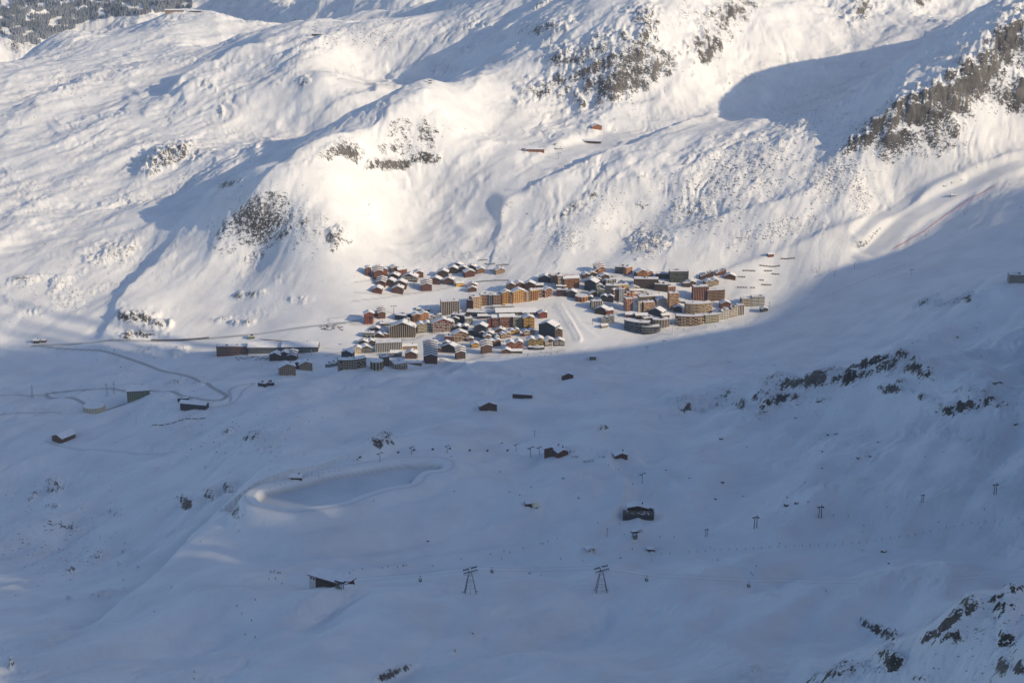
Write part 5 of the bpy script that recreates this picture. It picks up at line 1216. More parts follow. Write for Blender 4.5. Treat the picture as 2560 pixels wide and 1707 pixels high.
# --- the gondola line: two four-legged towers, ropes, cabins
def gondola_tower(u, v, yaw, label):
    P = cast(u, v)
    r = empty("gondola_tower", label, "lift tower", tuple(P), yaw, "four legged gondola towers")
    H_ = 25.0
    for sx in (-1, 1):
        for sy in (-1, 1):
            MB().tube((sx * 6.4, sy * 3.6, -4), (sx * 1.0, sy * .9, H_), .52, .36, 8).obj("leg", M_STEEL, r)
    for k, z in enumerate((7.0, 13.5, 19.5)):
        f = 1 - z / H_; a = 1.0 + 5.4 * f; b = .9 + 2.7 * f
        m = MB()
        for p, q in (((-a, -b), (a, -b)), ((-a, b), (a, b)), ((-a, -b), (-a, b)), ((a, -b), (a, b))): m.tube((*p, z), (*q, z), .16, .16, 5)
        m.obj("brace", M_STEEL, r)
    hd = MB().box(-.9, .9, -4.2, 4.2, H_ - .5, H_ + .6).obj("crossarm", M_DKSTEEL, r)
    MB().box(-.9, .9, -4.2, 4.2, H_ + .61, H_ + 1.1).obj("snow_cover", M_SNOW, hd)
    for sy in (-1, 1):
        m = MB(); m.extr_y([(-7, H_ - 1.4), (7, H_ + 1.8), (7, H_ + 2.5), (-7, H_ - .7)], sy * 3.9 - .25, sy * 3.9 + .25)
        tr = m.obj("sheave_train", M_DKSTEEL, r)
        for k in range(8):
            x = -6.3 + k * 1.8; z = H_ - .7 + (x + 7) * .2286 + .35
            MB().tube((x, sy * 3.9 - .2, z), (x, sy * 3.9 + .2, z), .42, .42, 10).obj("sheave", M_STEEL, tr)
        cw = MB().extr_y([(-7, H_ - 2.6), (7, H_ + .6), (7, H_ + .75), (-7, H_ - 2.45)], sy * 5.0 - .5, sy * 5.0 + .5)
        for k in range(6):
            x = -6.8 + k * 2.7; z = H_ - 2.5 + (x + 7) * .2286
            cw.tube((x, sy * 5.5, z), (x, sy * 5.5, z + 1.2), .06, .06, 4)
        cwo = cw.obj("catwalk", M_STEEL, r)
        MB().extr_y([(-6.6, H_ - 2.3), (6.6, H_ + .72), (6.6, H_ + 1.05), (-6.6, H_ - 1.97)], sy * 5.0 - .42, sy * 5.0 + .42).obj("snow_cover", M_SNOW, cwo)
    m = MB()
    for s in (-1, 1): m.tube((s * .25, -3.9, -2), (s * .25, -1.2, H_ - 1), .06, .06, 4)
    for k in range(24): m.tube((-.25, -3.85 + k * .11, k), (.25, -3.85 + k * .11, k), .04, .04, 4)
    m.obj("ladder", M_STEEL, r)
    for sx in (-1, 1):
        for sy in (-1, 1): MB().box(sx * 7.0 - .9, sx * 7.0 + .9, sy * 4.0 - .9, sy * 4.0 + .9, -4, .35).obj("footing", wall_mat('ltgrey'), r)
    return P + np.array([0, 0, H_ + 2.2])
TT1 = gondola_tower(1176, 1483, .12, "left one of the two four legged steel gondola towers, nearer the gondola station")
TT2 = gondola_tower(1503, 1479, .12, "right one of the two four legged steel gondola towers, between two dark cabins")
STP = cast(845, 1472)
ROPE = [np.array([STP[0] - 8, STP[1], STP[2] + 9.0]), TT1, TT2, np.array(pt_at(1640, 1438, TT2[1] - 6)), np.array(pt_at(1871, 1449, TT2[1] - 20)), np.array(pt_at(2120, 1453, TT2[1] - 34)), np.array(pt_at(2340, 1449, TT2[1] - 46)), np.array(pt_at(2700, 1425, TT2[1] - 70)), np.array(pt_at(3200, 1370, TT2[1] - 100))]
def rope(pts, r_, label, off=0.0, sag=.012):
    m = MB()
    for i in range(len(pts) - 1):
        a, b = pts[i], pts[i + 1]; L = np.linalg.norm(b - a); n = 8
        q = []
        for k in range(n + 1):
            t = k / n; p = a + (b - a) * t; q.append((p[0], p[1] + off, p[2] - (sag if i < 2 else 0) * L * 4 * t * (1 - t)))
        for k in range(n): m.tube(q[k], q[k + 1], r_, r_, 4)
    return tag(m.obj("lift_cable", M_DKSTEEL), label, "cable")
rope(ROPE, .045, "nearer dark gondola rope running over both four legged towers", -3.9)
rope(ROPE, .045, "farther dark gondola rope running over both four legged towers", 3.9)
def make_cabin():
    r = bpy.data.objects.new("gondola_cabin", None); COL.objects.link(r)
    prof = [(-1.35, -5.6), (1.35, -5.6), (1.6, -4.2), (1.35, -3.0), (.8, -2.7), (-.8, -2.7), (-1.35, -3.0), (-1.6, -4.2)]
    MB().extr_y(prof, -1.25, 1.25).obj("body", wall_mat('dark'), r)
    for s in (-1, 1):
        MB().add([(-1.1, s * 1.27, -4.5), (1.1, s * 1.27, -4.5), (1.05, s * 1.27, -3.1), (-1.05, s * 1.27, -3.1)], [(0, 1, 2, 3)]).obj("window", wall_mat('ltgrey'), r)
    rf = MB().box(-1.0, 1.0, -1.3, 1.3, -2.69, -2.5).obj("roof", wall_mat('white'), r)
    MB().tube((0, 0, -2.5), (.5, 0, -1.2), .13, .13).tube((.5, 0, -1.2), (0, 0, .05), .13, .1).obj("hanger", M_DKSTEEL, r)
    MB().box(-.6, .6, -.25, .25, -.05, .3).obj("grip", M_DKSTEEL, r)
    for s in (-1, 1): MB().box(-.9, .9, s * 1.45 - .16, s * 1.45 + .16, -5.3, -4.6).obj("ski_rack", M_DKSTEEL, r)
    return r
def copy_tree(o, parent=None):
    c = o.copy(); COL.objects.link(c)
    if parent is not None: c.parent = parent
    for ch in o.children: copy_tree(ch, c)
    return c
def rope_at(u, off=0.0):
    for i in range(len(ROPE) - 1):
        ua = proj(*ROPE[i])[0]; ub = proj(*ROPE[i + 1])[0]
        if ua <= u <= ub:
            t = (u - ua) / (ub - ua); L = np.linalg.norm(ROPE[i + 1] - ROPE[i])
            p = ROPE[i] + (ROPE[i + 1] - ROPE[i]) * t
            return np.array([p[0], p[1] + off, p[2] - (.012 if i < 2 else 0) * L * 4 * t * (1 - t)])
cab0 = make_cabin()
for i, (u, off, lab) in enumerate([(1051, -3.9, "dark gondola cabin hanging between the station and the left steel tower"), (1229, 3.9, "dark gondola cabin just right of the left steel tower"),
        (1616, -3.9, "dark gondola cabin just right of the right steel tower"), (1871, -3.9, "dark gondola cabin over the curved track, second from the right"), (2340, 3.9, "dark gondola cabin farthest to the right, over plain snow")]):
    c = cab0 if i == 0 else copy_tree(cab0)
    p = rope_at(u, off); c.location = tuple(p); c.rotation_euler = (0, 0, .1); tag(c, lab, "gondola cabin", "gondola cabins on the rope")
# --- gondola station
def station():
    P = cast(815, 1466); yaw = math.radians(-34)
    r = empty("gondola_station", "gondola station with a long snowy roof, dark side wall and a white left end", "station", tuple(P), yaw)
    L, W, h = 46.0, 17.0, 7.0
    def face(x0, x1, y0, y1, z0, z1, m, nm, par=None): return MB().box(x0, x1, y0, y1, z0, z1).obj(nm, m, par or r)
    face(-L / 2 + 9.02, L / 2, 0, W, -8, h, wall_mat('dkbrown'), "wall")
    face(-L / 2, -L / 2 + 9, .6, W, -8, h, wall_mat('white'), "wall")
    rf = MB().extr_y([(-L / 2 - 1, h + .02), (L / 2 + 2.5, h + 1.6), (L / 2 + 2.5, h + 2.3), (-L / 2 - 1, h + .7)], -1.6, W + 1).obj("roof", wall_mat('redbrown'), r)
    MB().extr_y([(-L / 2 - .8, h + .72), (L / 2 + 2.2, h + 2.33), (L / 2 + 2.2, h + 3.1), (-L / 2 - .8, h + 1.5)], -1.4, W + .8).obj("snow_cover", M_SNOW, rf)
    me = ubox("window", M_WIN)
    for k in range(2): link("window", me, r, (-L / 2 + 2.6 + k * 3.6, .55, 4.0), (2.2, .16, 2.0))
    for k in range(9): link("window", me, r, (-L / 2 + 12.5 + k * 3.6, -.05, 4.6), (2.9, .16, 1.4))
    face(L / 2 + .02, L / 2 + 2.0, 1.5, W - 2, -4, 4.2, wall_mat('white'), "loading_bay")
    for sy in (2.0, 7.0, 12.0): face(L / 2 + .5, L / 2 + 4.5, sy, sy + .7, h + .5 - 2.2, h + .4, wall_mat('red'), "fascia_beam")
    return P, r
STATP, STAT = station()
def gantry(cr, x, y, s, yaw, label, name="lift_terminal"):
    """bull wheel housing on stout columns, with catwalks and snow on top"""
    P = at_px(cr, x, y)
    r = empty(name, label, "lift terminal", tuple(P), yaw)
    for sx in (-1, 1):
        for sy in (-1, 1): MB().tube((sx * 2.6 * s, sy * 1.6 * s, -3), (sx * 2.2 * s, sy * 1.2 * s, 6.0 * s), .42 * s, .34 * s, 6).obj("column", M_STEEL, r)
    b = MB().box(-4.5 * s, 4.5 * s, -2.0 * s, 2.0 * s, 5.6 * s, 7.2 * s).obj("machine_housing", M_DKSTEEL, r)
    MB().box(-4.2 * s, 4.2 * s, -1.8 * s, 1.8 * s, 7.21 * s, 7.7 * s).obj("snow_cover", M_SNOW, b)
    MB().tube((0, 0, 4.9 * s), (0, 0, 5.4 * s), 2.6 * s, 2.6 * s, 18).obj("bull_wheel", M_STEEL, r)
    for sy in (-1, 1):
        m = MB().extr_y([(3.5 * s, 5.5 * s), (9 * s, 6.8 * s), (9 * s, 7.3 * s), (3.5 * s, 6.2 * s)], sy * 2.2 * s - .3, sy * 2.2 * s + .3).obj("sheave_train", M_DKSTEEL, r)
    MB().box(-2.6 * s, 1.8 * s, -3.6 * s, -1.9 * s, -3, 2.8 * s).obj("control_cabin", wall_mat('green'), r)
    return r
gantry('c6', 2085, 985, 1.15, math.radians(-30), "steel lift terminal with rime on it, joined to the right end of the gondola station")
gantry('c7', 1806, 672, 1.0, math.radians(14), "bulky steel chairlift terminal below the dark restaurant with a terrace")
gantry('c2', 552, 512, 1.2, math.radians(10), "steel lift terminal standing on the sunlit crest, throwing a long shadow")
gantry('c2', 1122, 925, .9, math.radians(8), "steel lift terminal at the left end of the rusty red plateau station")
gantry('c2', 1318, 890, .6, math.radians(8), "small steel lift terminal between the plateau station and the dark plateau restaurant")
gantry('c1', 1025, 84, 1.2, math.radians(8), "steel lift terminal left of the pale station on the top left summit")
# --- restaurant with a dark terrace
def terrace_restaurant():
    P = at_px('c7', 1828, 556); yaw = math.radians(-5)
    r = empty("terrace_restaurant", "dark restaurant with a snow capped gable behind a wide dark terrace deck", "restaurant", tuple(P), yaw)
    MB().box(-18, 18, 0, 13, -4, 3.0).obj("terrace_base", wall_mat('dark'), r)
    dk = MB().box(-18.4, 18.4, -.4, 13.2, 3.01, 3.35).obj("terrace_deck", M_WOOD, r)
    rr = random.Random(3)
    for k in range(22):
        x, y = rr.uniform(-16, 16), rr.uniform(1.5, 10)
        link("table", ubox("table", M_SNOW if k % 2 else wall_mat('grey')), r, (x, y, 3.85), (rr.uniform(1.4, 2.6), .9, .9), rr.uniform(-.3, .3))
    m = MB()
    for k in range(13): m.tube((-18 + 3 * k, -.2, 3.3), (-18 + 3 * k, -.2, 4.4), .08, .08, 4)
    m.tube((-18, -.2, 4.4), (18, -.2, 4.4), .07, .07, 4); m.obj("railing", M_DKSTEEL, r)
    b = [60]
    gable_section(r, -1, 19, 24, 11, -2, 6.2, 2.8, wall_mat('dkbrown'), 'w', 'tan', yaw, b, 'y', True)
    gable_section(r, 13.5, 18.5, 8, 7, -2, 4.8, 1.4, wall_mat('dark'), 'w', 'tan', yaw, b, 'y')
    return r
terrace_restaurant()
# --- pale dome
def dome():
    P = at_px('c7', 1199, 487)
    r = empty("dome_tent", "pale yellow half dome standing on the snow below the reservoir", "dome", tuple(P), .2)
    m = MB(); n, k_ = 20, 7; vs = []; fs = []
    R = 4.6
    for j in range(k_):
        for i in range(n): vs.append((R * math.cos(j / k_ * math.pi / 2) * math.cos(2 * math.pi * i / n), R * math.cos(j / k_ * math.pi / 2) * math.sin(2 * math.pi * i / n), R * 1.15 * math.sin(j / k_ * math.pi / 2)))
    vs.append((0, 0, R * 1.15))
    for j in range(k_ - 1):
        for i in range(n): fs.append((j * n + i, j * n + (i + 1) % n, (j + 1) * n + (i + 1) % n, (j + 1) * n + i))
    for i in range(n): fs.append(((k_ - 1) * n + i, (k_ - 1) * n + (i + 1) % n, len(vs) - 1))
    m.add(vs, fs).obj("dome_shell", vary(mat("dome_skin", (.75,.68,.45), .6), (.78,.70,.46), (.72,.66,.48), .8), r)
    MB().tube((0, -R - .3, 0), (0, -R + 1.6, 0), 1.1, 1.1, 12).obj("entrance", wall_mat('brown'), r)
    MB().tube((0, 0, -2), (0, 0, .35), R + .25, R + .25, 20).obj("base_ring", wall_mat('ltgrey'), r)
dome()
# --- lift pylons
PYL = {}
def make_pylon(kind):
    r = bpy.data.objects.new("lift_pylon", None); COL.objects.link(r)
    if kind == 'T':
        MB().tube((0, 0, -3), (0, 0, 11), .42, .28, 8).obj("mast", M_STEEL, r)
        MB().box(-3.6, 3.6, -.3, .3, 10.6, 11.2).obj("crossarm", M_DKSTEEL, r)
        for s in (-1, 1):
            w = MB().box(s * 3.3 - .22, s * 3.3 + .22, -2.0, 2.0, 10.1, 10.7)
            w.obj("sheave_train", M_DKSTEEL, r)
        MB().box(-3.2, 3.2, -.28, .28, 11.21, 11.55).obj("snow_cover", M_SNOW, r)
    elif kind == 'W':      # pale mast
        MB().tube((0, 0, -3), (0, 0, 12), .5, .34, 8).obj("mast", wall_mat('white'), r)
        MB().box(-3.2, 3.2, -.35, .35, 11.6, 12.2).obj("crossarm", M_DKSTEEL, r)
        for s in (-1, 1): MB().box(s * 3.0 - .25, s * 3.0 + .25, -2.0, 2.0, 11.1, 11.7).obj("sheave_train", M_DKSTEEL, r)
    elif kind == 'D':      # drag lift, two masts
        for s in (-1, 1): MB().tube((s * 1.1, 0, -3), (s * .8, 0, 9.5 + s * 1.2), .36, .28, 6).obj("mast", M_DKSTEEL, r)
        MB().box(-2.4, 2.4, -.25, .25, 8.6, 9.2).obj("crossarm", M_DKSTEEL, r)
        for s in (-1, 1): MB().tube((s * 2.2, -.2, 8.5), (s * 2.2, .2, 8.5), .55, .55, 8).obj("sheave", M_DKSTEEL, r)
    elif kind == 'V':      # tall splayed pair
        for s in (-1, 1): MB().tube((0, 0, -3), (s * 5.5, 0, 10.5), .34, .26, 6).obj("mast", M_DKSTEEL, r)
        for s in (-1, 1): MB().box(s * 5.5 - .9, s * 5.5 + .9, -.3, .3, 10.3, 10.9).obj("sheave_train", M_DKSTEEL, r)
    elif kind == 'P':      # plain pole
        MB().tube((0, 0, -2), (0, 0, 9), .30, .22, 6).obj("mast", M_DKSTEEL, r)
        MB().box(-.5, .5, -.4, .4, 8.2, 9.3).obj("floodlight", M_STEEL, r)
    elif kind == 'L':      # lattice power mast
        for sx in (-1, 1):
            for sy in (-1, 1): MB().tube((sx * 1.7, sy * 1.7, -2), (sx * .35, sy * .35, 26), .22, .14, 4).obj("leg", M_STEEL, r)
        m = MB()
        for k in range(8):
            z = k * 3.2; f = 1 - z / 26; a = .35 + 1.35 * f; f2 = 1 - (z + 3.2) / 26; b = .35 + 1.35 * f2
            for s in (-1, 1): m.tube((s * a, -a, z), (-s * b, -b, z + 3.2), .1, .1, 4); m.tube((-a, s * a, z), (-b, -s * b, z + 3.2), .1, .1, 4)
        m.obj("bracing", M_STEEL, r)
        for z in (19, 22.5): MB().box(-3.2, 3.2, -.15, .15, z, z + .3).obj("crossarm", M_STEEL, r)
    return r
def pylon(kind, cr, x, y, s, yaw, label, group):
    if kind not in PYL: PYL[kind] = make_pylon(kind); r = PYL[kind]
    else: r = copy_tree(PYL[kind])
    P = at_px(cr, x, y); r.location = tuple(P); r.rotation_euler = (0, 0, yaw); r.scale = (s, s, s)
    tag(r, label, "lift pylon" if kind != 'L' else "power mast", group)
    if kind == 'L': r.name = "power_mast"
    if kind == 'P': r.name = "lamp_post"; r["category"] = "lamp post"
    return P
for kd, cr, x, y, s, yw, lb in [
    ('T','c7',245,215,1.12,.9,"leftmost steel chairlift pylon of the line behind the reservoir"), ('T','c7',440,168,0.96,.9,"second steel pylon from the left behind the reservoir"),
    ('T','c7',657,160,0.96,.9,"steel pylon of the reservoir line right above the water's far end"), ('T','c7',1080,152,1.0,.9,"slim steel pylon left of the last one before the brown restaurant"),
    ('T','c7',1168,185,1.28,.9,"steel pylon nearer than its neighbour, left of the brown restaurant"), ('T','c7',1221,172,1.04,.9,"steel pylon standing closest to the brown restaurant"),
    ('T','c7',1852,345,1.2,.8,"lone dark pylon on the slope right of the mogul hump"), ('P','c7',1636,672,1.2,0,"dark lamp post left of the bulky steel terminal"),
    ('W','c7',1908,825,1.1,.2,"pale mast beside the small snow capped hut"), ('P','c7',1193,60,1.0,0,"thin pole on the empty slope behind the brown restaurant"),
    ('D','c8',161,672,1.0,.1,"dark drag lift pylon, first from the left on the right hand slope"), ('D','c8',462,620,1.5,.1,"dark double drag lift pylon, second from the left on the right hand slope"),
    ('D','c8',858,556,1.5,.1,"dark double drag lift pylon, third from the left on the right hand slope"), ('D','c8',1485,462,1.0,.1,"short dark drag lift pylon left of the pointed snow pile"),
    ('D','c8',1930,412,1.3,.1,"dark drag lift pylon, rightmost on the right hand slope"),
    ('T','V6',1445,268,1.5,.3,"tall pylon rising behind the dark flat roofed block"), ('P','V3',1032,1340,1.3,0,"lamp post with a shadow on the snow below the white piered cube"),
    ('W','V8',1250,1305,1.0,.2,"pale T shaped pylon just inside the shade below the grey ribbed hotel"), ('W','V8',915,1432,1.0,.2,"pale T shaped pylon farther down the shade, left of the other pale one"),
    ('W','V8',1430,1070,1.9,.2,"tall pale pylon in the sun in front of the longest curved block"), ('W','V7',1985,895,2.2,.2,"tall pale pylon at the front edge of the village centre"),
    ('P','V4',2215,1030,1.5,0,"tall dark post beside the last small dark hut"), ('W','V5',2030,700,1.2,0,"pale mast in front of the right end of the long pale hall"),
    ('W','V6',1050,490,1.5,0,"pale mast in front of the red chalet on a cream base"), ('W','V6',395,975,1.0,0,"pale mast beside the round shaded hollow left of the village"),
    ('T','c5',947,224,1.1,.6,"dark pylon just inside the big shade on the right slope"), ('P','c5',1068,180,1.4,0,"dark pole farther up the shaded right slope"),
    ('W','c5',1418,220,1.1,.4,"pale pylon by the rounded snow shoulder on the right"), ('W','c5',1936,970,1.8,.4,"tall pale pylon behind the dark rock knob on the right"),
    ('P','V1',1218,600,1.6,0,"pale lamp post on the road below the widest dark chalet"),
    ('V','c3',1095,1520,1.0,.5,"V shaped pylon lowest on the sunlit right piste"), ('V','c3',1508,1447,1.0,.5,"V shaped pylon in the middle of the sunlit right piste"), ('V','c3',1747,1318,1.0,.5,"V shaped pylon highest on the sunlit right piste"), ('V','c5',842,200,1.0,.5,"V shaped pylon at the very edge of the big shade"),
    ('V','c1',215,322,1.3,.4,"leftmost V shaped pylon on the far left knoll"), ('V','c1',295,312,1.3,.4,"middle V shaped pylon on the far left knoll"), ('V','c1',425,307,1.5,.4,"rightmost V shaped pylon on the far left knoll"),
    ('V','c1',345,532,1.2,.4,"V shaped pylon lowest on the upper left slope"), ('V','c1',375,502,1.2,.4,"V shaped pylon second lowest on the upper left slope"), ('V','c1',412,482,1.2,.4,"V shaped pylon highest of three on the upper left slope"),
    ('W','c2',1167,1150,1.1,.4,"pale pylon on the shaded bank left of the long piste"), ('W','c2',1048,1275,1.1,.4,"pale pylon lower on the shaded bank left of the long piste"), ('T','c2',993,1335,1.1,.4,"lowest pylon on the shaded bank above the village"),
    ('T','c2',1340,975,1.3,.4,"dark pylon on the high plateau below the small terminal"), ('T','c2',1357,1040,1.2,.4,"dark pylon at the lower rim of the high plateau"),
    ('L','c4',200,1065,1.0,.2,"tall lattice power mast, leftmost of three in the shaded valley"), ('L','c4',657,1052,.95,.2,"lattice power mast, middle one of three in the shaded valley"), ('L','c4',700,1038,.95,.2,"lattice power mast, right one of three beside the grey green depot")]:
    pylon(kd, cr, x, y, s, yw, lb, {'T': "steel lift pylons", 'W': "pale lift pylons", 'D': "drag lift pylons on the right slope", 'V': "V shaped lift pylons", 'P': "lamp posts and poles", 'L': "lattice power masts"}[kd])
# --- chairs of the lift behind the reservoir
def make_chair():
    r = bpy.data.objects.new("lift_chair", None); COL.objects.link(r)
    MB().tube((0, 0, 0), (0, .5, -3.2), .1, .1, 5).obj("hanger", M_DKSTEEL, r)
    MB().extr_x([(.9, -3.1), (.75, -4.1), (-.5, -4.3), (-.5, -4.1), (.6, -3.9), (.8, -3.0)], -1.9, 1.9).obj("seat", wall_mat('dark'), r)
    MB().extr_x([(-.3, -2.7), (1.2, -2.9), (1.2, -2.75), (-.3, -2.55)], -1.9, 1.9).obj("weather_cover", wall_mat('dark'), r)
    return r
ch0 = make_chair()
for i, (x, y, w_) in enumerate([(125,190,"far left"),(358,160,"left of the second pylon"),(455,145,"beside the second pylon"),(570,141,"left of the third pylon"),(675,136,"beside the third pylon"),(797,147,"in the middle of the gap"),(905,149,"right of the middle"),(1028,147,"next to the slim pylon")]):
    c = ch0 if i == 0 else copy_tree(ch0)
    u, v = px2('c7', x, y); Pg = cast(u, v + 9)
    c.location = (Pg[0], Pg[1], Pg[2] + 9.5); c.rotation_euler = (0, 0, .8); tag(c, "dark lift chair on the reservoir line, " + w_, "lift chair", "chairs of the reservoir lift")
# --- snow fences: rows of dark slatted panels
def fence_row(cr, pts, n, label, hgt=3.0, name="snow_fence", cat="snow fence", m_=None, gap=.22):
    P = [at_px(cr, *p) for p in pts]
    r = empty(name, label, cat, tuple(P[0]), 0, "snow fences on the slopes")
    seg = [np.linalg.norm(P[i + 1][:2] - P[i][:2]) for i in range(len(P) - 1)]; L = sum(seg)
    def along(s):
        for i, l in enumerate(seg):
            if s <= l or i == len(seg) - 1: return P[i][:2] + (P[i + 1][:2] - P[i][:2]) * min(s / l, 1)
            s -= l
    bw = L / n
    for k in range(n):
        a = along(k * bw + bw * gap / 2); b = along((k + 1) * bw - bw * gap / 2)
        za, zb = ground(*a), ground(*b); m = MB()
        for q in range(3):
            z0 = .3 + q * hgt / 3
            A = np.array([a[0], a[1], za + z0]) - P[0]; B = np.array([b[0], b[1], zb + z0]) - P[0]; hh = hgt / 3 * .72
            t = .12
            m.add([(A[0], A[1] - t, A[2]), (B[0], B[1] - t, B[2]), (B[0], B[1] + t, B[2]), (A[0], A[1] + t, A[2]), (A[0], A[1] - t, A[2] + hh), (B[0], B[1] - t, B[2] + hh), (B[0], B[1] + t, B[2] + hh), (A[0], A[1] + t, A[2] + hh)],
                  [(0,3,2,1),(4,5,6,7),(0,1,5,4),(1,2,6,5),(2,3,7,6),(3,0,4,7)])
        for q, z in ((a, za), (b, zb)):
            d = np.array([q[0], q[1], z]) - P[0]; m.tube((d[0], d[1] + .3, d[2] - 1), (d[0], d[1] + .15, d[2] + hgt + .2), .14, .14, 4)
        m.obj("fence_panel", m_ or M_WOOD, r)
for pts, n, lb in [(((618,118),(705,115)),5,"short dark snow fence highest on the sunlit slope right of the village"), (((485,159),(615,161)),7,"longest dark snow fence, second from the top on the sunlit slope"), (((383,191),(463,194)),5,"dark snow fence at the left of the third row on the sunlit slope"),
        (((515,192),(566,193)),3,"short snow fence right of the path in the third row"), (((560,211),(610,213)),3,"short snow fence below the path in the fourth row"), (((355,229),(402,231)),3,"short snow fence left of the path, near the last chalet"),
        (((485,249),(515,251)),2,"shortest snow fence, two panels in the middle of the slope"), (((497,276),(562,279)),4,"snow fence with four panels right of the shortest one"), (((348,293),(412,296)),4,"snow fence lowest left, above the far right blocks"), (((430,295),(461,297)),2,"two panel snow fence right beside the lowest left one")]:
    fence_row('c5', pts, n, lb)
fence_row('V2', ((805,522),(1000,505),(1200,490),(1510,490)), 14, "long dark snow fence curving across the slope behind the three brown blocks", 2.6)
fence_row('V2', ((900,97),(990,88),(1090,86)), 5, "dark snow fence highest above the tan house", 2.6)
fence_row('V2', ((1030,158),(1110,178),(1240,163)), 6, "bent dark snow fence in the second row above the tan house", 2.6)
fence_row('V2', ((1250,196),(1400,180),(1505,184)), 7, "dark snow fence directly above the tan house", 2.6)
fence_row('V2', ((1130,292),(1225,295)), 3, "short dark snow fence left of the tan house", 2.4)
fence_row('c4', ((930,1235),(1090,1210),(1260,1190)), 8, "long thin dark fence below the wavy roofed lift station", 1.6)
fence_row('c4', ((925,716),(1090,716),(1280,701)), 12, "long black roadside barrier on the upper road above the red block", 3.6, "road_barrier", "barrier", M_DKSTEEL, .02)
M_NET = mat("red_net", (.42, .13, .12), .8)
fence_row('c3', ((1310,1528),(1500,1418),(1640,1312),(1780,1222),(1930,1140)), 30, "long thin red safety net along the sunlit piste on the right", 1.3, "safety_net", "safety net", M_NET, .04)
# --- marker stakes
def stakes(cr, pts, n, hgt, label, group, red=0):
    P = [np.array(px2(cr, *p)) for p in pts]
    seg = [np.linalg.norm(P[i + 1] - P[i]) for i in range(len(P) - 1)]; L = sum(seg)
    me = MB().tube((0, 0, -1), (0, 0, hgt), .22, .18, 5).mesh("marker_stake", M_DKSTEEL); mr = MB().tube((0, 0, -1), (0, 0, hgt), .26, .22, 5).mesh("marker_stake", M_NET)
    for k in range(n):
        s = L * (k + .5) / n; i = 0
        while i < len(seg) - 1 and s > seg[i]: s -= seg[i]; i += 1
        q = P[i] + (P[i + 1] - P[i]) * (s / seg[i]) + np.array([rnd.uniform(-2, 2), rnd.uniform(-.6, .6)])
        W = cast(*q); o = link("marker_stake", me, None, tuple(W)); tag(o, label, "marker stake", group)
        o.rotation_euler = (rnd.uniform(-.08, .08), rnd.uniform(-.08, .08), 0)
stakes('c8', ((30,772),(300,755),(700,735),(1100,715),(1460,660),(1750,597),(2100,560)), 42, 2.6, "thin dark marker stake in the long row across the right hand slope", "marker stakes across the right slope")
stakes('c5', ((720,442),(900,345),(1100,260),(1250,200),(1390,148)), 48, 2.8, "small dark stake in the dotted line climbing the shaded right slope", "stakes climbing the shaded slope")
stakes('V7', ((400,1185),(520,1120),(640,1050)), 16, 2.4, "tiny stake of the dotted line just below the village edge", "stakes below the village edge")
stakes('c3', ((1240,1225),(1550,1160),(1850,1080)), 14, 2.4, "tiny stake along the upper edge of the sunlit right piste", "stakes by the sunlit piste")
stakes('c6', ((1640,385),(1750,345),(1900,295),(2100,268)), 14, 1.8, "small stake on the far bank of the frozen reservoir", "stakes round the reservoir")
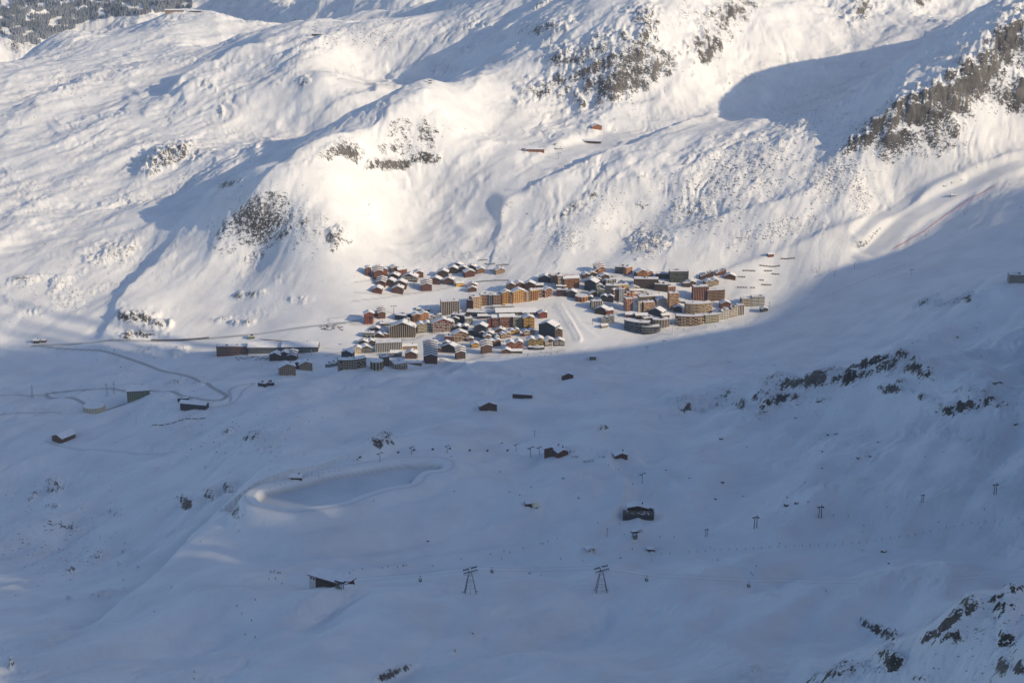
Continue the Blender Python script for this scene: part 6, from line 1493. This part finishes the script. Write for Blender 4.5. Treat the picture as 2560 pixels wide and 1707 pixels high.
# ------------------------------------------------------------------ skiers, cars, boulders, far wood
def make_person(kind, jacket, trousers):
    """standing skier, one skinned body; clothing, head and skis as children"""
    r = bpy.data.objects.new("person", None); COL.objects.link(r)
    def skin(name, V, E, R, m, par):
        me = bpy.data.meshes.new(name); me.from_pydata(V, E, []); o = bpy.data.objects.new(name, me); COL.objects.link(o)
        md = o.modifiers.new("s", 'SKIN'); me.skin_vertices[0].data[0].use_root = True
        for i, q in enumerate(R): me.skin_vertices[0].data[i].radius = (q, q)
        dg = bpy.context.evaluated_depsgraph_get(); ev = o.evaluated_get(dg); nm = bpy.data.meshes.new_from_object(ev)
        bpy.data.objects.remove(o); nm.name = name; nm.materials.clear(); nm.materials.append(m)
        nm.polygons.foreach_set("use_smooth", [True] * len(nm.polygons))
        return link(name, nm, par)
    b = .12 if kind == 'ski' else 0
    V = [(0, 0, .95), (0, -.02 - b, 1.2), (0, -.03 - b, 1.42), (0, -.03 - b, 1.56), (0, -.04 - b, 1.68),
         (.13, -.04, .88), (.16, -.14 - b * .5, .5), (.17, -.02, .1), (.17, -.18, .05), (-.13, -.04, .88), (-.16, -.14 - b * .5, .5), (-.17, -.02, .1), (-.17, -.18, .05),
         (.2, -.03 - b, 1.4), (.3, -.08 - b, 1.14), (.27, -.32 - b, 1.02), (-.2, -.03 - b, 1.4), (-.3, -.08 - b, 1.14), (-.27, -.32 - b, 1.02)]
    E = [(0,1),(1,2),(2,3),(3,4),(0,5),(5,6),(6,7),(7,8),(0,9),(9,10),(10,11),(11,12),(2,13),(13,14),(14,15),(2,16),(16,17),(17,18)]
    R = [.16,.15,.16,.065,.115,.11,.085,.07,.07,.11,.085,.07,.07,.08,.062,.05,.08,.062,.05]
    skin("body", V, E, R, trousers, r)
    skin("jacket", [V[0], V[1], V[2], V[13], V[14], (.27,-.30-b,1.03), V[16], V[17], (-.27,-.30-b,1.03)], [(0,1),(1,2),(2,3),(3,4),(4,5),(2,6),(6,7),(7,8)], [.19,.18,.19,.1,.082,.06,.1,.082,.06], jacket, r)
    m = MB(); n = 8
    vs = []; fs = []
    for j in range(5):
        for i in range(n):
            t = j / 4 * math.pi / 2; vs.append((.135 * math.cos(t) * math.cos(2*math.pi*i/n), -.04 - b + .15 * math.cos(t) * math.sin(2*math.pi*i/n), 1.70 + .14 * math.sin(t)))
    for j in range(4):
        for i in range(n): fs.append((j*n+i, j*n+(i+1)%n, (j+1)*n+(i+1)%n, (j+1)*n+i))
    m.add(vs, fs).obj("helmet", wall_mat('dark'), r)
    for s in (-1, 1):
        MB().extr_x([(-.95, .06), (-.82, 0.0), (.75, 0.0), (.75, .035), (-.8, .035)], s * .17 - .05, s * .17 + .05).obj("ski", M_DKSTEEL, r)
        MB().tube((s * .30, -.42 - b, 1.08), (s * .36, -.2, .02), .018, .012, 4).obj("ski_pole", M_DKSTEEL, r)
    return r
PROTO = [make_person('ski', wall_mat('dark'), wall_mat('dark')), make_person('stand', wall_mat('red'), wall_mat('dark')), make_person('ski', wall_mat('blue'), wall_mat('dark'))]
WORD = ["black", "red", "blue"]; used = [False] * 3
def person(cr, x, y, k, label, group, s=1.12):
    k %= 3
    if used[k]: r = copy_tree(PROTO[k])
    else: r = PROTO[k]; used[k] = True
    P = at_px(cr, x, y); r.location = tuple(P); r.rotation_euler = (0, 0, rnd.uniform(-2.5, 2.5)); r.scale = (s, s, s)
    tag(r, label, "person", group)
GR = [
 ('c7', [(1422,186),(1432,188),(1441,184),(1448,186),(1452,190),(1460,183),(1407,156),(1413,153),(1436,152)], "skier in dark clothing in the loose queue right of the brown restaurant", "skiers queuing by the brown restaurant"),
 ('c7', [(1490,213),(1497,216),(1505,214),(1514,218),(1522,212),(1530,215),(1538,210),(1546,214),(1552,208)], "skier in dark clothing in the crowd at the top of the mogul hump", "skiers at the top of the mogul hump"),
 ('c7', [(1593,186),(1607,187),(1614,187),(1623,188)], "skier in dark clothing between the crowd and the small brown hut", "skiers near the small brown hut"),
 ('c7', [(352,858),(383,852),(391,851),(406,849)], "skier in dark clothing in the spread out line on the wide piste", "skiers spread along the wide piste"),
 ('c7', [(1230,716),(1244,717)], "one of two skiers side by side above the pale hut", "pair of skiers above the pale hut"),
 ('c7', [(1714,806),(1722,804)], "one of two skiers close together below the bulky terminal", "pair of skiers below the bulky terminal"),
 ('c6', [(1655,893),(1662,888),(1676,894),(1683,885),(1700,897),(1707,896),(1713,894),(1719,898)], "skier standing in the group on the mound left of the gondola station", "skiers left of the gondola station"),
 ('c6', [(1972,884),(1985,886),(1997,888),(2003,890),(2015,893)], "skier standing behind the snowy roof of the gondola station", "skiers behind the gondola station"),
 ('c6', [(1647,933),(1689,935),(1686,928)], "skier standing just below the group left of the gondola station", "skiers below the group"),
]
c_ = 0
for cr, lst, lb, g in GR:
    for x, y in lst: person(cr, x, y, 0, lb, g, 1.15)
SINGLE = [('c6',1728,963,1,"skier in red alone just below the station group"), ('c6',1565,1061,0,"dark skier high on the fan of ski tracks"), ('c6',1453,1100,0,"dark skier second down the fan of ski tracks"), ('c6',1482,1145,0,"dark skier in the middle of the tracked slope"),
 ('c6',1540,1187,0,"dark skier lower on the tracked slope"), ('c6',1503,1273,0,"dark skier below the tracked fan on smooth snow"), ('c6',1565,1290,2,"lone skier right of another on smooth snow below the tracks"), ('c6',1191,1502,0,"upper one of two lone skiers near the bottom left"),
 ('c6',1191,1545,0,"lower one of two lone skiers near the bottom left"), ('c6',1051,985,0,"dark skier at the left end of the wide piste"), ('c7',59,896,1,"skier at the piste edge right above the steel terminal of the gondola"), ('c7',85,880,0,"skier a few metres up from the gondola terminal"),
 ('c7',137,870,0,"skier third from the left on the wide piste"), ('c7',259,866,0,"skier fourth from the left on the wide piste"), ('c7',295,857,2,"skier in blue before a spread out line of four"), ('c7',743,811,0,"skier alone left of the middle of the wide piste"),
 ('c7',922,783,0,"skier above the left steel tower"), ('c7',989,808,1,"skier in red right above the left cabin and tower"), ('c7',1004,761,0,"skier on the upper edge of the wide piste"), ('c7',1040,770,0,"skier just right of another on the upper piste edge"),
 ('c7',1122,746,0,"skier halfway along the upper piste edge"), ('c7',1276,703,0,"skier right of the pair above the pale hut"), ('c7',1332,686,0,"skier higher up the curve toward the terrace restaurant"), ('c7',1352,811,0,"skier alone on the piste left of the right steel tower"),
 ('c7',1487,819,0,"skier alone on the piste above the right steel tower"), ('c7',1578,590,0,"skier on the curve left of the dark terrace"), ('c7',1713,598,0,"skier just below the dark terrace"), ('c7',1741,660,0,"skier left beside the bulky steel terminal"),
 ('c7',1793,354,0,"skier on the lane right of the mogul hump"), ('c7',1707,262,0,"skier near the top of the lane below the small brown hut"), ('c7',1646,236,0,"skier at the start of the lane from the small brown hut"), ('c7',1791,749,0,"skier between the bulky terminal and the snow capped hut"),
 ('c7',1961,677,0,"skier on the slope right of the bulky terminal"), ('c7',2048,677,0,"skier far right of the bulky terminal"), ('c7',1968,779,0,"skier below and right of the snow capped hut"), ('c7',2020,778,0,"skier at the left beginning of the stake row"),
 ('c7',570,855,1,"skier in orange red on the middle of the wide piste"), ('c7',207,455,0,"walker alone on the near rim of the frozen reservoir"),
 ('c8',230,818,0,"skier alone below the left part of the stake row"), ('c8',466,855,0,"skier left, descending onto the curved track"), ('c8',435,898,0,"upper skier of two close above a gondola cabin"), ('c8',448,910,0,"lower skier of two close above a gondola cabin"),
 ('c8',1127,606,2,"skier high above the middle of the stake row"), ('c8',1122,647,0,"skier just above the middle of the stake row"), ('c8',1583,584,0,"skier right above the stake row"), ('c8',1866,507,0,"skier below the rightmost drag lift pylon"),
 ('c8',1841,622,1,"skier in red below the right end of the stake row"), ('c8',1268,494,0,"skier left of the short drag lift pylon"), ('c8',941,544,0,"left one of two skiers right of the third drag lift pylon"), ('c8',1031,547,0,"right one of two skiers right of the third drag lift pylon"),
 ('c8',609,716,0,"skier just above the stake row at its left third"), ('c8',185,741,0,"skier above the left end of the stake row"), ('c8',1118,758,0,"skier below the middle of the stake row near a boulder"), ('c8',895,1008,0,"lone skier below the gondola rope")]
for cr, x, y, k, lb in SINGLE: person(cr, x, y, k, lb, "skiers scattered over the pistes", 1.15)
vil = random.Random(5)
for i in range(34):
    t = vil.random(); person('V7', 900 + 1300 * t, 905 + vil.uniform(-10, 60) - 40 * t, i % 2 * 2, "tiny walker on the trampled snow along the front edge of the village centre", "walkers at the village front")
for i in range(22):
    t = vil.random(); person('V3', 60 + 620 * t, 1000 + vil.uniform(-60, 380), i % 2 * 2, "tiny skier on the open snow in the gap between the two village halves", "skiers in the village gap")
for i in range(22):
    t = vil.random(); person('V4', 0 + 1500 * t, 1480 + vil.uniform(-70, 40) - 140 * t, i % 2 * 2, "tiny skier on the sunlit snow below the curved blocks", "skiers below the curved blocks")

# --- cars
def make_car(col):
    r = bpy.data.objects.new("parked_car", None); COL.objects.link(r)
    MB().extr_x([(-2.2,.35),(2.2,.35),(2.25,.8),(1.3,.95),(-2.1,.95),(-2.25,.7)], -.88, .88).obj("body", wall_mat(col), r)
    MB().extr_x([(-1.9,.96),(1.2,.96),(.5,1.45),(-1.5,1.45)], -.78, .78).obj("cabin", M_WIN, r)
    MB().extr_x([(-1.55,1.46),(.5,1.46),(.4,1.62),(-1.4,1.62)], -.74, .74).obj("snow_cover", M_SNOW, r)
    for sx in (-1, 1):
        for sy in (-1.35, 1.35): MB().tube((sx * .72, sy, .34), (sx * .92, sy, .34), .34, .34, 10).obj("wheel", M_DKSTEEL, r)
    return r
CARS = {k: make_car(k) for k in ('dark', 'ltgrey', 'red', 'blue')}; cused = set()
def car(cr, x, y, yaw, label, group):
    k = vil.choice(['dark', 'dark', 'ltgrey', 'blue', 'red'] if True else [])
    if k in cused: r = copy_tree(CARS[k])
    else: r = CARS[k]; cused.add(k)
    P = at_px(cr, x, y); r.location = tuple(P); r.rotation_euler = (0, 0, yaw); r.scale = (1.1, 1.1, 1.1); tag(r, label % {'dark': 'dark', 'ltgrey': 'pale grey', 'red': 'dull red', 'blue': 'blue grey'}[k], "car", group)
for i in range(30): car('V5', 1060 + i * 27, 372 + i * 2.1 + 6, .1, "%s car in the long row parked along the bank above the pale hall", "cars in the row above the pale hall")
for i in range(26): car('V6', vil.uniform(0, 440), 480 + vil.uniform(0, 110), 1.4, "%s car half snowed in on the open car park left of the village", "cars on the open car park")
for i in range(18): car('V5', 560 + i * 38, 745 + vil.uniform(-25, 40), .8, "%s car parked in the lot in front of the pale hall", "cars in front of the pale hall")
for i in range(22): car('V7', 350 + i * 42, 590 + vil.uniform(-30, 120), vil.uniform(0, 3), "%s car parked on a street in the lower village centre", "cars on the centre streets")
for i in range(22): car('V3', 900 + i * 58, 400 + vil.uniform(0, 560), vil.uniform(0, 3), "%s car parked on a street in the right half of the village", "cars on the right half streets")
for i in range(12): car('c4', 650 + i * 15, 1142 - i * 5, .6, "%s car in the slanting row right of the round cream building", "cars by the round building")
for k in CARS:
    if k not in cused: 
        for ch in list(CARS[k].children): bpy.data.objects.remove(ch)
        bpy.data.objects.remove(CARS[k])

# --- boulders: single rocks with caps of snow
M_ROCK = vary(mat("boulder_rock", (.07,.065,.06), .95), (.04,.038,.036), (.13,.115,.10), .6, 5, .5)
def rock_mesh(seed, flat=.7):
    bm = bmesh.new(); bmesh.ops.create_icosphere(bm, subdivisions=2, radius=1.0)
    q = random.Random(seed); ax = [(Vector((q.uniform(-1,1), q.uniform(-1,1), q.uniform(-1,1))).normalized(), q.uniform(.45,.8)) for _ in range(9)]
    for v in bm.verts:
        for a, d in ax:
            e = v.co.dot(a) - d
            if e > 0: v.co -= a * e
        v.co.z *= flat; v.co += Vector((q.uniform(-.05,.05), q.uniform(-.05,.05), q.uniform(-.05,.05)))
    me = bpy.data.meshes.new("boulder"); bm.to_mesh(me); bm.free(); me.materials.append(M_ROCK); return me
def cap_mesh(src):
    bm = bmesh.new(); bm.from_mesh(src)
    dele = [f for f in bm.faces if f.normal.z < .35 or f.calc_center_median().z < .1]
    bmesh.ops.delete(bm, geom=dele, context='FACES')
    for v in bm.verts: v.co.z += .09; v.co.x *= 1.04; v.co.y *= 1.04
    me = bpy.data.meshes.new("snow_cap"); bm.to_mesh(me); bm.free(); me.materials.clear(); me.materials.append(M_SNOW); return me
RM = [rock_mesh(s) for s in range(6)]; CM = [cap_mesh(m) for m in RM]
def boulder(cr, x, y, w, label, group=None, par=True):
    k = vil.randrange(6); u, v = px2(cr, x, y); P = cast(u, v); s = w * CR[cr][2] / scale_at(P) / 2
    r = link("boulder", RM[k], None, (P[0], P[1], P[2] + s * .25), (s, s * .9, s), vil.uniform(0, 6)); tag(r, label, "boulder", group)
    if par: link("snow_cap", CM[k], r)
for cr, x, y, w, lb in [('c8',258,340,28,"big snow capped boulder alone on the pale slope left of centre right"), ('c8',1247,765,46,"broad snow capped boulder below the stake row"), ('c8',650,478,48,"blocky pale boulder with a square snow top"), ('c8',714,470,34,"flat topped boulder right of the blocky pale one"),
      ('c8',785,460,20,"small round boulder right of the flat topped one"), ('c8',657,432,18,"small boulder above the blocky pale one"), ('c8',1090,192,30,"snow draped boulder on the slope under the long rock band"), ('c8',1165,180,26,"dark wedge shaped boulder right of the snow draped one"),
      ('c8',1213,94,24,"dark sloping boulder below the rock band"), ('c8',953,46,28,"large dark boulder, right one of a pair below the rock band"), ('c8',905,52,22,"dark boulder, left one of a pair below the rock band"), ('c8',872,150,20,"dark boulder standing by itself between two lit patches"),
      ('c8',1503,182,16,"small boulder alone far right on the smooth slope"), ('c8',870,252,18,"boulder with a pointed snow cap"), ('c8',252,75,34,"dark jagged boulder at the upper left of the right hand slope"), ('c8',765,340,14,"little boulder in the centre of the smooth slope"),
      ('c8',387,424,16,"little flat boulder left of the blocky pale one"), ('c8',220,443,22,"low boulder left above the second drag lift pylon"), ('c8',57,312,16,"small dark boulder at the left of the right hand slope"), ('c8',1280,838,24,"dark broken boulder below the broad snow capped one"),
      ('c6',1227,700,16,"dark boulder on the bright left edge of the plateau"), ('c6',1462,636,14,"small dark boulder in the bright bank below the reservoir"), ('c6',842,853,12,"little boulder on the shaded slope left of the plateau"), ('c6',945,1130,16,"little dark boulder left of the tracked slope"),
      ('c7',700,394,14,"pale boulder sticking out of smooth snow right of the reservoir"), ('c7',978,275,12,"small boulder at the start of the thin diagonal track"), ('c7',1037,398,14,"dark boulder on the thin diagonal track"), ('c7',1102,416,14,"boulder at the lower end of the thin diagonal track"),
      ('c7',1367,315,22,"dark flat boulder left of the mogul hump"), ('c7',1172,370,16,"flat dark boulder above the pale dome"), ('c7',1462,436,24,"snowy boulder at the foot of the mogul hump"), ('c7',1998,265,20,"round snowy boulder alone right of the small brown hut"),
      ('c7',538,698,22,"low pale boulder in the middle of the plateau snow"), ('c7',1160,895,22,"dark flat boulder right of a gondola cabin"), ('c7',1234,908,12,"little boulder right of the dark flat one"), ('c7',991,100,16,"dark boulder above the reservoir lift line"),
      ('c7',682,182,18,"snowy boulder below the reservoir lift line"), ('c2',1150,1310,12,"small dark boulder on the sunlit round ridge"), ('c3',2020,1130,10,"dark speck of a boulder near the upper sunlit piste"), ('c3',2090,1272,12,"dark boulder inside the shade at the far right"),
      ('c5',710,1090,22,"dark angular boulder under the left end of the rock band"), ('c5',1570,1053,20,"dark flat boulder left of the big dark rock knob"), ('c5',2055,1130,32,"long flat dark boulder near the right edge"), ('c5',1700,597,28,"snowy boulder pile on the slope above the rock band"),
      ('c5',1120,738,26,"sunken boulder with a bright snow top above the rock band"), ('c5',1425,632,16,"small boulder uphill of the rock band summit"), ('c5',578,765,14,"small boulder in the open shade left of the rock band")]:
    boulder(cr, x, y, w, lb, None)
for cr, x0, x1, y0, y1, n, lb, g in [('c5',180,1900,470,830,22,"small scattered boulder on the shaded slope above the long rock band","boulders above the rock band"), ('c8',0,1400,20,260,18,"small scattered boulder on the slope between rock band and drag lift","boulders below the rock band"),
      ('c6',20,1000,200,700,26,"small dark boulder scattered on the lower left shaded slope","boulders on the lower left slope"), ('c4',600,1700,1130,1560,16,"small dark boulder scattered below the hairpin bend","boulders below the hairpin bend"), ('c4',650,1250,740,1000,12,"dark stone on the snowy bank between the two roads","stones between the roads")]:
    for i in range(n):
        w = vil.uniform(4, 12) if cr != 'c4' else vil.uniform(4, 14)
        boulder(cr, vil.uniform(x0, x1), vil.uniform(y0, y1), w, lb, g, w > 7)
# --- blocks of the boulder fields on the sunlit slopes: nobody could count them
def scree(name, regs, label):
    V = []; F = []; base = []
    for s in range(4):
        bm = bmesh.new(); bmesh.ops.create_icosphere(bm, subdivisions=1, radius=1.0); q = random.Random(s + 40)
        for v in bm.verts: v.co *= q.uniform(.7, 1.15)
        bm.verts.ensure_lookup_table(); base.append((np.array([v.co[:] for v in bm.verts]), np.array([[v.index for v in f.verts] for f in bm.faces]))); bm.free()
    n0 = 0
    g = np.random.RandomState(9)
    for (u, v, ru, rv, ang, n, smin, smax) in regs:
        ca_, sa_ = math.cos(math.radians(ang)), math.sin(math.radians(ang))
        for i in range(n):
            a, b = g.randn() * .55, g.randn() * .55
            uu = u + a * ru * ca_ + b * rv * sa_; vv_ = v - a * ru * sa_ + b * rv * ca_
            P = cast(uu, vv_); s = smin + (smax - smin) * g.rand() ** 3
            bv, bf = base[i % 4]; r_ = g.rand() * 6.28; c, t = math.cos(r_), math.sin(r_)
            w = bv * s * np.array([1, .8, .75]); V.append(np.c_[w[:, 0] * c - w[:, 1] * t + P[0], w[:, 0] * t + w[:, 1] * c + P[1], w[:, 2] + P[2] + s * .1]); F.append(bf + n0); n0 += len(bv)
    V = np.vstack(V); F = np.vstack(F)
    me = bpy.data.meshes.new(name); me.from_pydata(V.tolist(), [], F.tolist()); me.materials.append(M_SCREE)
    o = link(name, me); o["kind"] = "stuff"; tag(o, label, "boulders"); return o
def scree_mat():
    m = mat("snowy_blocks", (.1,.1,.1), .9); nt = m.node_tree; b = nt.nodes["Principled BSDF"]
    g = nt.nodes.new("ShaderNodeNewGeometry"); s = nt.nodes.new("ShaderNodeSeparateXYZ"); nt.links.new(g.outputs["Normal"], s.inputs[0])
    r = nt.nodes.new("ShaderNodeMapRange"); r.inputs[1].default_value = .25; r.inputs[2].default_value = .45; nt.links.new(s.outputs[2], r.inputs[0])
    x = nt.nodes.new("ShaderNodeMix"); x.data_type = 'RGBA'; x.inputs[6].default_value = (.09,.08,.072,1); x.inputs[7].default_value = (.78,.78,.8,1)
    nt.links.new(r.outputs[0], x.inputs[0]); nt.links.new(x.outputs[2], b.inputs["Base Color"]); return m
M_SCREE = scree_mat()
scree("boulder_field", [(1850,430,150,80,15,1500,.6,3.2),(1620,605,50,32,0,900,.6,2.6),(1735,540,70,40,0,500,.6,2.6),(2080,440,70,60,30,900,.6,2.6),(2150,490,30,50,0,350,.6,2.4),(1950,570,90,30,20,500,.6,2.2),(1410,590,50,40,0,450,.5,2.0),(2000,300,120,60,30,500,.6,2.4),(1500,520,80,40,30,250,.5,2.0),(1150,640,60,12,0,150,.5,1.6)],
      "boulder fields half buried in snow on the sunlit slopes above the village")
scree("rubble", [(690,540,100,60,-18,500,.6,2.4),(277,640,70,30,12,250,.6,2.2),(163,745,60,40,0,200,.5,2),(770,580,60,50,0,200,.5,1.8),(860,700,60,20,0,60,.4,1.2),(1020,380,80,50,0,220,.5,2),(600,60,300,60,0,100,1,3),(900,90,160,30,0,300,.8,3.5),(1540,200,160,90,20,700,.7,3.0),(2300,350,140,40,20,500,.7,2.6),(400,480,260,30,20,400,.6,2.2),(100,470,90,25,10,160,.6,2.2),(200,210,160,60,25,300,.7,3)],
      "loose rubble strewn over the rocky ribs of the mountainsides")
scree("stones", [(120,1340,160,110,0,460,.5,2.0),(600,1080,200,90,0,380,.45,1.9),(430,1000,160,60,0,220,.45,1.8),(250,1400,90,50,0,120,.5,1.8),(80,730,120,60,0,200,.5,2.0),(250,680,160,60,0,200,.5,2.0),(2000,980,260,80,10,350,.35,1.5),(2300,860,260,90,0,260,.35,1.3),(1900,850,200,60,0,200,.35,1.2),(2000,1110,250,60,0,200,.3,1.1),(2470,1590,120,110,30,260,.3,1.2),(2150,1680,160,30,15,120,.3,.9),(1050,1640,200,60,0,40,.3,.8),(1400,1000,160,30,0,50,.3,.9),(320,880,120,60,0,220,.4,1.2)],
      "small stones poking through the snow of the shaded slopes")
# --- the far conifer forest
def forest():
    g = np.random.RandomState(4); V = []; F = []; n0 = 0
    cone = []
    def near_edge(u, v):
        return v < 18 + 96 * math.exp(-((u - 80) / 130.0) ** 2) + 20 * math.exp(-((u - 330) / 120.0) ** 2)
    cnt = 0
    while cnt < 7000:
        u = g.rand() * 520 - 40; v = -20 + g.rand() * 150
        if not near_edge(u, v): continue
        if gnoise(np.array([u / 30.]), np.array([v / 14.]), 5)[0] < -.12: continue
        P = cast(u, v); cnt += 1
        if P[1] < 7200: continue
        h = 16 + g.rand() * 14; r = h * .2; a0 = g.rand() * 6
        vs = []
        for zz, rr in ((.1, 1.0), (.5, .62), (.5, .8), (.98, 0.05)):
            for k in range(5): vs.append((P[0] + math.cos(a0 + k * 1.257) * r * rr, P[1] + math.sin(a0 + k * 1.257) * r * rr, P[2] + h * zz))
        V += vs
        for (a, b) in ((0, 5), (10, 15)):
            for k in range(5): F.append((n0 + a + k, n0 + a + (k + 1) % 5, n0 + b + (k + 1) % 5, n0 + b + k))
        n0 += 20
    me = bpy.data.meshes.new("far_forest"); me.from_pydata(V, [], F); me.materials.append(vary(mat("conifer_needles", (.14,.16,.18), .95), (.11,.13,.15), (.24,.26,.29), .01))
    o = link("far_forest", me); o["kind"] = "stuff"; tag(o, "dark conifer forest on the far mountainside in the top left corner", "forest")
forest()
# ------------------------------------------------------------------ the air itself
def haze():
    o = MB().box(-9000, 9000, -2900, 15500, -900, 1650).obj("haze", bpy.data.materials.new("thin_air"))
    m = o.data.materials[0]; m.use_nodes = True; nt = m.node_tree; nt.nodes.clear()
    out = nt.nodes.new("ShaderNodeOutputMaterial"); v = nt.nodes.new("ShaderNodeVolumePrincipled")
    v.inputs["Color"].default_value = (.72, .82, 1.0, 1); v.inputs["Density"].default_value = 3.5e-5; v.inputs["Anisotropy"].default_value = .35
    nt.links.new(v.outputs[0], out.inputs["Volume"]); o["kind"] = "stuff"
    tag(o, "thin bluish haze filling the valley air towards the far mountains", "haze")
haze()
